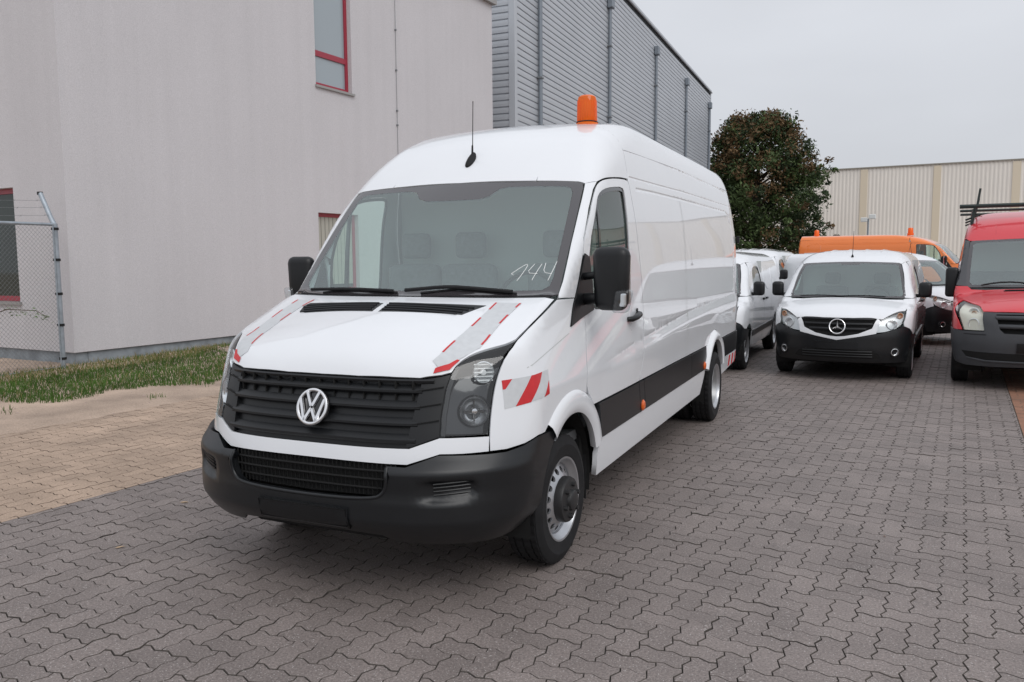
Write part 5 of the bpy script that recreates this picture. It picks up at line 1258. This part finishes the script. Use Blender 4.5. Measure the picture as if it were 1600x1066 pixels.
    rf_ = panel('roof', [(both(rm), HOODD), (rs, (-.6, .1, -.8)), (mir(rs), (.6, .1, -.8))], F, body, v, res=.08, g=0, thick=.01)[0]
    for x in (-.36, -.12, .12, .36): tube('roof_rib', on_top(F, [x]*14, np.linspace(1.85, L-.2, 14)), .010, body, rf_, 6)
    ae_ = lathe('aerial', [(0, .0), (.022, 0), (.014, .03), (.004, .05), (.0025, .40), (0, .40)], 'rubber', v, 8, 'z'); ae_.location = (0, 1.52, 1.665); ae_.rotation_euler = (R(-12), 0, 0)
    wn_ = chaikin([(1.47, 1.135), (1.52, 1.28), (1.66, 1.46), (1.83, 1.535), (2.22, 1.545), (2.32, 1.49), (2.32, 1.15), (1.9, 1.12)], 1, True)
    wn_ = [(1, y, z) for y, z in wn_]
    so = [(1, 1.225, .955), (1, 1.225, .56)]+[(1, 1.27, .45), (1, 1.33, .30)]+[(1, ra[0]-.40, .29)]+[(1, y, z) for y, z in arc(ra, .375, 176, 4, 16)]+[(1, L-.05, .36), (1, L-.03, .9), (1, L-.03, 1.3), (1, L-.08, 1.6)]+[(1, y, 1.6) for y in np.linspace(L-.3, 1.76, 8)]+[(1, 1.60, 1.597), (1, 1.50, 1.515), (1, 1.37, 1.40), (1, 1.235, 1.245), (1, 1.17, 1.12)]
    fl_ = panel('flank', [(so, SX, [wn_])], F, body, v, res=.08, g=0, mirror=True)
    for i, par in enumerate(fl_):
        m = dict(only_mirror=True) if i else {}; sg = -1 if i else 1
        panel('side_window', [(wn_, SX)], F, 'side_glass', par, res=.1, g=0, off=-.01, thick=0, **m)
        wi_ = [(1, a, b) for a, b in shrink([(q[1], q[2]) for q in wn_], .022)]
        panel('window_seal', [(wn_, SX, [wi_])], F, 'gloss_black', par, res=.08, g=0, off=-.004, thick=.008, **m)
        seam(par, F, [(2.42, .33), (2.44, .7), (2.45, 1.1), (2.42, 1.45), (2.37, 1.575)], m=m); seam(par, F, [(1.24, .5), (1.225, .95)], m=m); seam(par, F, [(3.25, .5), (3.25, 1.0), (3.22, 1.55)], m=m)
        st_ = panel('rubbing_strip', [([(1, 1.30, .47), (1, ra[0]-.42, .49), (1, ra[0]-.42, .58), (1, 1.27, .56)], SX)], F, 'grey_plastic', par, res=.1, g=0, off=.012, thick=.02, **m)
        for y_ in (2.30, 2.62): box_obj('handle', ((.905 if sg > 0 else -.945), y_-.08, .985), ((.945 if sg > 0 else -.905), y_+.08, 1.02), 'black_plastic', par, .012, 2)
        if L > 4.5:
            for y0 in (2.62, 3.45):
                sw = [(1, y0, 1.14), (1, y0+.62, 1.15), (1, y0+.60, 1.50), (1, y0+.04, 1.50)]
                panel('blanked_window', [([(1, *q) for q in chaikin([(a[1], a[2]) for a in sw], 2, True)], SX)], F, body, par, res=.1, g=0, off=-.006+.012, thick=.01, **m)
        h_ = bpy.data.objects.new('door_mirror', None); COL.objects.link(h_); h_.parent = v; h_.location = (sg*1.0, 1.20, 1.20); h_.empty_display_size = .1
        bm = bmesh.new(); add_box(bm, (-.085, -.06, -.10), (.085, .05, .115), .05, 4)
        mk('housing', bm_mesh('housing', bm, True), 'black_plastic', h_); box_obj('mirror_glass', (-.06, .05, -.08), (.06, .054, .09), 'chrome', h_, .015, 2); tube('arm', [(-sg*.14, .03, -.08), (-sg*.03, 0, -.075)], .026, 'black_plastic', h_, 8)
    panel('rear_door', [([(0, L, .45), (.86, L, .45), (.86, L, 1.1), (.74, L, 1.62), (0, L, 1.68)], (0, -1, 0))], F, body, v, res=.12, g=.003, mirror=True)
    mb = MB(); mb.box((-.70, .5, .20), (.70, L-.3, .34)); mb.box((-.83, 1.40, .34), (.83, ra[0]-.42, .50)); mb.box((-.55, .30, .34), (.55, 1.0, .80)); mb.box((-.80, 2.5, .5), (.80, ra[0]-.4, 1.35)); mb.box((-.80, ra[0]-.4, .72), (.80, L-.12, 1.35)); mb.box((-.68, 2.5, 1.35), (.68, L-.2, 1.60)); mb.build('underbody', 'dark_void', v)
    box_obj('partition', (-.84, 2.42, .5), (.84, 2.46, 1.62), 'trim_light', v)
    bm = bmesh.new(); add_box(bm, (-.72, .95, .8), (.72, 1.42, 1.06), .07, 3); mk('dashboard', bm_mesh('dashboard', bm, True), 'cab_trim', v)
    if star: box_obj('paper', (-.15, .93, 1.062), (.10, 1.14, 1.067), 'paper_white', v, 0, 1, Matrix.Translation((0, 0, 0)))
    sw2 = [(.36+.18*math.cos(t), 1.48+.06*math.sin(t), 1.05+.165*math.sin(t)) for t in np.linspace(0, 6.283, 25)[:-1]]; tube('steering_wheel', sw2, .013, 'rubber', v, 6, True)
    for cx in (-.36, .36):
        for lo, hi, nm in (((-.25, 1.72, .45), (.25, 2.2, .70), 'seat_cushion'), ((-.24, 2.14, .65), (.24, 2.30, 1.22), 'backrest'), ((-.12, 2.2, 1.25), (.12, 2.29, 1.43), 'head_restraint')):
            bm = bmesh.new(); add_box(bm, (cx+lo[0], lo[1], lo[2]), (cx+hi[0], hi[1], hi[2]), .05, 3); mk(nm, bm_mesh(nm, bm, True), 'seat_cloth', v)
    for s in (1, -1):
        for c in (fa, ra):
            mb = MB(); V, Fc = lathe_data([(.385, -.30), (.385, -.02)], 20, 'x', math.pi*1.2, -.3); mb.add([(s*(h+.89), a+c[0], b+c[1]) for h, a, b in V], Fc); mb.box((s*.58-.01, c[0]-.4, .2), (s*.58+.01, c[0]+.4, .75)); mb.build('wheel_well', 'dark_void', v)
    w1 = wheel(v, (.795, fa[0], .31), .31, .19, .195, cover); w2 = copy_tree(w1, v); w2.location = (.80, ra[0], .31)
    for w_ in (w1, w2):
        c = copy_tree(w_, v); c.location.x = -w_.location.x; c.rotation_euler = (0, 0, math.pi)
    return v
pm('lamp_house', (.74, .75, .75), .28, metal=.4); pm('amber_pale', (.72, .42, .25), .25, metal=.4)
citan = small_van('compact_van', 'white compact van with black bumper and three-pointed star grille facing the camera', 'van', None, (2.04, 8.6, 0), -5)
kangoo = small_van('compact_van', 'white long compact van parked just behind the big white van', 'van', None, (-.145, 8.62, 0), -1.2, 4.66, 3.08, False, 'steel')
def dup(o, label, loc, deg, swap=None):
    c = copy_tree(o, None, swap); c.location = loc; c.rotation_euler = (0, 0, R(deg)); c['label'] = label; return c
dup(kangoo, 'plain white van behind the long compact van, mostly hidden', (-.40, 14.6, .10), -3)
dup(citan, 'white compact van turned sideways between the star-grille van and the red van', (4.30, 14.35, 0), 48)
for o in [c for c in bpy.data.objects if c.parent is None and c.get('label', '').startswith('white compact van turned')]:
    for g2 in o.children:
        if g2.name.startswith('grille'):
            for e in list(g2.children):
                if e.name.startswith('emblem'):
                    for k in list(e.children): bpy.data.objects.remove(k)
                    bpy.data.objects.remove(e)
dup(kangoo, 'distant white van seen between the orange van and the red van', W(3.1, 37.5, -.05), 78)

# ------------------------------------------------------------ red van with roof rack
F, X, Rf, H, N = mkshell(xs=([.25, .35, .6, .9, 1.2, 1.5, 1.8, 2.05, 2.2, 2.28, 2.33], [.90, .94, .98, .985, .975, .95, .905, .86, .81, .74, .55]),
    rf=([0, .95, 1.50, 1.75, 2.1, 2.6, 5.2], [.15, 1.24, 1.90, 2.10, 2.24, 2.32, 2.34]), hd=([.05, .12, .25, .5, .75, .95, 1.2], [.85, .98, 1.06, 1.15, 1.21, 1.25, 1.3]),
    ns=([.2, .3, .45, .6, .8, .95, 1.1, 1.3], [.14, .06, .02, .0, .03, .07, .14, .26]), L=4.9, c2=.10, c4=.25, tp=.06, ty=(2.0, 1.0), kz=(1.6, .4), ks=(.05, .08, 1.9, .25), wc=.12, nt=.03)
FT = F; LT = 4.9
red = thing('red_van', 'red panel van with dark grey bumper and black roof rack', 'van', (4.36, 8.35, 0), R(-5))
fa, ra = (.92, .34), (3.85, .34)
wsy3 = lambda x, z: .95+(z-1.24)*.8333+.12*x*x
bon = on_top(F, [0, .3, .6, .84], [.925, .94, .98, 1.05])+[(.875, .90, 1.19), (.872, .78, 1.15), (.866, .655, 1.104), (.77, .48, 1.07), (.672, .335, 1.044), (.65, .235, 1.004), (.636, .192, .982), (.504, .158, .980), (.2, .126, .980), (0, .12, .980)]
bon_o = panel('bonnet', [(both(bon), HOODD)], F, 'red_paint', red, res=.06, g=.002)[0]
for s in (1, -1):
    vt = panel('air_vent', [([(s*.405, .90, 1.2), (s*.40, .84, 1.2), (s*.12, .80, 1.2), (s*.12, .86, 1.2)][::s], HOODD)], F, 'black_plastic', bon_o, res=.08, g=0, off=.003, thick=.006)[0]
    for k in range(3): tube('vent_slat', [(x, y+.004, z+.006) for x, y, z in on_top(F, np.linspace(s*.13, s*.39, 5), .815+k*.018+np.linspace(0, .035, 5))], .005, 'rubber', vt, 4)
wg = [(.88, 1.03, 1.27), (.885, .90, 1.20), (.882, .78, 1.155), (.874, .655, 1.104), (.872, .50, .99), (.862, .33, .86), (.853, .23, .742), (.90, .31, .742), (.945, .43, .748), (.97, .52, .755)]+[(1, y, z) for y, z in arc(fa, .44, 110, 30, 12)]+[(1, 1.36, .60), (1, 1.36, 1.0), (1, 1.33, 1.25), (.92, 1.20, 1.27)]
panel('wing', [(wg, DG)], F, 'red_paint', red, res=.05, g=.002, mirror=True)
hl_ = [(.862, .646, 1.098), (.77, .48, 1.066), (.676, .335, 1.040), (.654, .235, 1.000), (.636, .15, .89), (.620, .095, .748), (.74, .14, .745), (.846, .222, .745), (.858, .33, .86), (.866, .50, .99)]
for i in range(2):
    m = dict(only_mirror=True) if i else {}; sg = -1 if i else 1
    h = panel('headlight', [(hl_, (-.45, .89, 0))], lambda p: FT(p)+.045, 'lamp_pale', red, res=.05, g=-.003, thick=0, **m)[0]
    panel('lens', [(hl_, (-.45, .89, 0))], F, 'lens_glass', h, res=.05, g=.002, thick=.02, **m)
    for (x, y, z, r, mt) in ((.735, .30, .955, .060, 'lamp_silver'), (.735, .28, .955, .026, 'amber_pale'), (.735, .205, .825, .062, 'lamp_silver')):
        o = lathe('reflector', [(r*1.1, 0), (r, -.004), (r*.7, .03), (r*.2, .042), (0, .042)], mt, h, 22, 'y'); o.location = (sg*x, y, z); o.rotation_euler = (0, 0, sg*.45)
FBt = lambda p: FT(p)-.012
gop = [(0, .1, .955), (.49, .14, .952), (.478, .09, .871), (.45, .053, .770), (.40, .035, .722), (0, .02, .715)]
cl_ = on_front(FBt, [0]*8, np.linspace(.32, .715, 8)); 
bt = [(0, .118, .974), (.2, .124, .974), (.504, .152, .974), (.632, .187, .976), (.632, .15, .89), (.612, .09, .738), (.74, .135, .735), (.846, .215, .735), (.90, .31, .735), (.945, .43, .741), (.97, .52, .748)]+[(1, y, z) for y, z in arc(fa, .43, 113, 176, 8)]+[(.90, .42, .33), (.80, .22, .30), (.52, .09, .30), (.2, .05, .31)]+cl_+gop[1:-1][::-1]+[(0, .1, .955)]
bpt = panel('bumper', [(bt, (-.3, .95, 0)), (mir(bt), (.3, .95, 0))], FBt, 'bumper_grey', red, res=.05, g=0, thick=.05)[0]
gt = panel('grille', [(both([(x*1.05, y, .84+(z-.84)*1.1) for x, y, z in gop]), SN)], lambda p: FT(p)+.05, 'dark_void', red, res=.08, g=0, thick=0)[0]
for z, hw in ((.905, .50), (.80, .48)):
    mb = MB(); xs_ = np.linspace(-hw, hw, 13); V = []; Fc = []
    for x in xs_:
        y = float(N(z)+.1*x*x+.25*x**4)-.008; V += [(x, y+.05, z+.035), (x, y, z+.022), (x, y+.002, z-.018), (x, y+.05, z-.022)]
    for i in range(12):
        for j in range(3): Fc.append((i*4+j, i*4+4+j, i*4+5+j, i*4+1+j))
    mk('slat', fix_normals(pydata('slat', V, Fc, True)), 'bumper_grey', gt)
bd_ = lathe('badge', [(0, -.006), (.06, -.004), (.066, .01)], 'badge_blue', gt, 28, 'y', loc=(0, -.012, .86)); bd_.scale = (1.35, 1, .62)
panel('lower_intake', [(both([(0, 0, .475), (.52, .06, .478), (.70, .12, .480), (.86, .24, .486), (.80, .2, .41), (.6, .1, .375), (0, .04, .365)]), SN)], lambda p: FBt(p)-.002, 'dark_void', bpt, res=.06, g=0, thick=.003)
tube('chin_line', [(x, float(N(.37)+.1*x*x+.25*x**4)-.018, .37+.03*max(0, abs(x)-.6)/.2) for x in np.linspace(-.80, .80, 17)], .012, 'bumper_grey', bpt, 6)
panel('plate_holder', [([(-.27, 0, .49), (.27, 0, .49), (.27, 0, .61), (-.27, 0, .61)], SN)], FBt, 'black_plastic', bpt, res=.08, g=0, off=.012, thick=.02)
tube('bumper_crease', [(s_, y, z) for s_, y, z in on_front(FBt, np.linspace(-.84, -.60, 6), [.70]*6)], .006, 'black_plastic', bpt, 5)
wo = [(0, 1.262), (.5, 1.258), (.80, 1.262), (.842, 1.30), (.835, 1.50), (.82, 1.75), (.81, 1.87), (.78, 1.895), (.4, 1.90), (0, 1.905)]
wi = [(0, 1.29), (.5, 1.29), (.76, 1.295), (.795, 1.33), (.79, 1.50), (.775, 1.74), (.765, 1.835), (.735, 1.86), (.4, 1.868), (0, 1.87)]
wp = lambda l: both([(x, wsy3(x, z), z) for x, z in l])
w = panel('windscreen', [(wp(wi), (0, .8, -.6))], F, 'windscreen_glass', red, res=.12, g=0, thick=0)[0]
panel('printed_border', [(wp(wo), (0, .8, -.6), [wp(wi)])], F, 'frit', w, res=.07, g=0, thick=.01)
for a, b in ((-.66, .0), (-.02, .60)): tube('wiper', [(x, wsy3(x, 1.285)-.025, 1.285+.045*math.sin(math.pi*(x-a)/(b-a))) for x in np.linspace(a, b, 7)], .011, 'rubber', red, 5)
pl = [(.848, wsy3(.848, 1.27), 1.27), (.842, wsy3(.842, 1.50), 1.50), (.826, wsy3(.826, 1.75), 1.75), (.814, 1.59, 1.885), (.87, 1.72, 1.90), (.895, 1.60, 1.78), (.92, 1.48, 1.58), (.935, 1.36, 1.38), (.93, 1.27, 1.275)]
panel('pillar', [(pl, (-.75, .62, -.1))], F, 'pillar_dark', red, res=.05, g=0, mirror=True)
cx_ = .5; cut = [p for p in on_top(F, [cx_]*30, np.linspace(1.48, LT-.06, 30)) if p[2] > 1.905]
rm = [(0, 1.506, 1.909), (.3, 1.515, 1.906), (cx_, 1.53, 1.903)]+cut+on_top(F, [.3, 0], [LT-.06]*2)
rs = [(cx_, 1.53, 1.903), (.78, 1.575, 1.898), (.816, 1.592, 1.888), (.872, 1.724, 1.905)]+[p_ for p_ in on_side(F, np.linspace(1.95, LT-.08, 14), 1.92)]+on_top(F, [.7, .6], [LT-.06]*2)+cut[::-1]
panel('roof', [(both(rm), HOODD), (rs, (-.6, .2, -.75)), (mir(rs), (.6, .2, -.75))], F, 'red_paint', red, res=.07, g=0, thick=.01)
wn_ = [(1, y, z) for y, z in chaikin([(1.44, 1.33), (1.56, 1.60), (1.72, 1.80), (2.25, 1.82), (2.30, 1.72), (2.28, 1.32)], 1, True)]
so = [(1, 1.365, 1.24), (1, 1.365, .60), (1, 1.40, .36), (1, ra[0]-.46, .36)]+[(1, y, z) for y, z in arc(ra, .44, 176, 4, 16)]+[(1, LT-.04, .42), (1, LT-.04, 1.2), (1, LT-.08, 1.92)]+[(1, y, 1.92) for y in np.linspace(LT-.3, 1.96, 8)]+[(1, 1.76, 1.908), (1, 1.62, 1.785), (1, 1.50, 1.585), (1, 1.385, 1.385)]
for i, par in enumerate(panel('flank', [(so, SX, [wn_])], F, 'red_paint', red, res=.08, g=0, mirror=True)):
    m = dict(only_mirror=True) if i else {}; sg = -1 if i else 1
    panel('side_window', [(wn_, SX)], F, 'side_glass', par, res=.1, g=0, off=-.008, thick=0, **m)
    seam(par, F, [(2.42, .40), (2.45, 1.0), (2.40, 1.6), (2.36, 1.9)], m=m)
    panel('rubbing_strip', [([(1, 1.40, .60), (1, 3.3, .60), (1, 3.3, .72), (1, 1.38, .72)], SX)], F, 'bumper_grey', par, res=.1, g=0, off=.012, thick=.02, **m)
    h_ = bpy.data.objects.new('door_mirror', None); COL.objects.link(h_); h_.parent = red; h_.location = (sg*1.01, 1.34, 1.33); h_.empty_display_size = .1
    bm = bmesh.new(); add_box(bm, (-.08, -.07, -.22), (.08, .05, .19), .045, 4); mk('housing', bm_mesh('housing', bm, True), 'black_plastic', h_); box_obj('mirror_glass', (-.07, .05, -.12), (.07, .054, .14), 'chrome', h_, .015, 2)
    tube('arm', [(-sg*.19, .02, -.12), (-sg*.03, 0, -.11)], .035, 'black_plastic', h_, 8); tube('arm', [(-sg*.2, .02, .10), (-sg*.03, 0, .10)], .02, 'black_plastic', h_, 8)
panel('rear_door', [([(0, LT, .5), (.93, LT, .5), (.93, LT, 1.2), (.84, LT, 1.95), (0, LT, 2.2)], (0, -1, 0))], F, 'red_paint', red, res=.15, g=.003, mirror=True)
mb = MB(); mb.box((-.72, .5, .24), (.72, LT-.3, .42)); mb.box((-.90, 1.5, .38), (.90, ra[0]-.46, .6)); mb.box((-.6, .34, .4), (.6, 1.0, .92)); mb.box((-.86, 2.5, .6), (.86, 3.35, 1.75)); mb.box((-.86, 3.35, .85), (.86, LT-.1, 1.75)); mb.box((-.75, 2.5, 1.75), (.75, LT-.2, 2.1)); mb.build('underbody', 'dark_void', red)
box_obj('partition', (-.88, 2.44, .5), (.88, 2.48, 1.95), 'trim_light', red)
bm = bmesh.new(); add_box(bm, (-.80, 1.08, .9), (.80, 1.6, 1.22), .08, 3); mk('dashboard', bm_mesh('dashboard', bm, True), 'cab_trim', red)
for cx, hw in ((.42, .25), (-.40, .42)):
    for lo, hi, nm in (((-hw, 1.75, .6), (hw, 2.2, .85), 'seat_cushion'), ((-hw, 2.14, .8), (hw, 2.32, 1.45), 'backrest')):
        bm = bmesh.new(); add_box(bm, (cx+lo[0], lo[1], lo[2]), (cx+hi[0], hi[1], hi[2]), .05, 3); mk(nm, bm_mesh(nm, bm, True), 'seat_cloth', red)
for s in (1, -1):
    for c in (fa, ra):
        mb = MB(); V, Fc = lathe_data([(.45, -.32), (.45, -.02)], 20, 'x', math.pi*1.2, -.3); mb.add([(s*(h+.95), a+c[0], b+c[1]) for h, a, b in V], Fc); mb.box((s*.6-.01, c[0]-.45, .2), (s*.6+.01, c[0]+.45, .85)); mb.build('wheel_well', 'dark_void', red)
w1 = wheel(red, (.865, fa[0], .335), .335, .20, .205, 'steel'); w2 = copy_tree(w1, red); w2.location = (.865, ra[0], .335)
for w_ in (w1, w2):
    c = copy_tree(w_, red); c.location.x = -w_.location.x; c.rotation_euler = (0, 0, math.pi)
pmr = pm('rack_green', (.018, .03, .028), .5)
rack = thing('roof_rack', 'dark green steel roof rack with upright stops on the red van', 'roof rack', (4.36, 8.35, 0), R(-5))
def bar(name, a, b, r=.022): return tube(name, [a, b], r, 'rack_green', rack, 6)
for i, (y, zz) in enumerate(((2.0, 2.385), (3.1, 2.375), (4.4, 2.375))):
    bar('cross_bar', (-.96, y, zz), (.96, y, zz), .020 if i else .030)
    for s in (1, -1):
        bar('upright_stop', (s*.74, y, zz), (s*.71, y, zz+(.25 if i == 0 else .18)), .016); bar('support', (s*.76, y, zz), (s*.80, y, 2.12), .022); bar('clamp', (s*.70, y, 2.26), (s*.88, y, 2.19), .014)
for s in (1, -1): bar('side_rail', (s*.79, 1.9, 2.33), (s*.79, 4.5, 2.34), .015)

# ------------------------------------------------------------ orange van far behind: shorter, lower sister of the big van
org = thing('orange_van', 'orange panel van with small roof beacons standing side-on behind the white vans', 'van', (0, 0, 0), 0)
SKIP = ('roof_lining', 'aerial', 'beacon', 'warning_stripe', 'reflective_sticker', 'chalk', 'plate', 'panel_seam')
def dy(y): return y if y < 2.5 else 2.5+(y-2.5)*.765
def dz(z): return z if z < 2.0 else 2.0+(z-2.0)*.56
def warp(o, par):
    if o.name.split('.')[0].startswith(SKIP): return
    c = o.copy(); COL.objects.link(c); c.parent = par; top = par is org
    if o.type == 'MESH':
        if o.matrix_basis == Matrix.Identity(4) and not (par.type == 'EMPTY' and par is not org):
            me = o.data.copy(); n = len(me.vertices); a = np.empty(n*3, 'f'); me.vertices.foreach_get('co', a); a = a.reshape(-1, 3)
            a[:, 1] = np.where(a[:, 1] < 2.5, a[:, 1], 2.5+(a[:, 1]-2.5)*.765); a[:, 2] = np.where(a[:, 2] < 2.0, a[:, 2], 2.0+(a[:, 2]-2.0)*.56)
            me.vertices.foreach_set('co', a.ravel()); me.update(); c.data = me
        for s in c.material_slots:
            if s.material and s.material.name == 'white_paint': s.link = 'OBJECT'; s.material = MATS['orange_paint']
    if top and o.matrix_basis != Matrix.Identity(4): c.location = (o.location.x, dy(o.location.y), dz(o.location.z))
    for ch in o.children: warp(ch, c)
for ch in list(van.children): warp(ch, org)
for x, y in ((.0, 2.55), (.0, 5.55)):
    b = lathe('beacon', [(0, -.05), (.10, -.05), (.10, .02), (.085, .03), (.08, .17), (.06, .20), (0, .205)], 'beacon_orange', org, 20, 'z', loc=(x, y, 2.43))
org.location = W(3.70, 27.0, 0); org.rotation_euler = (0, 0, R(79))
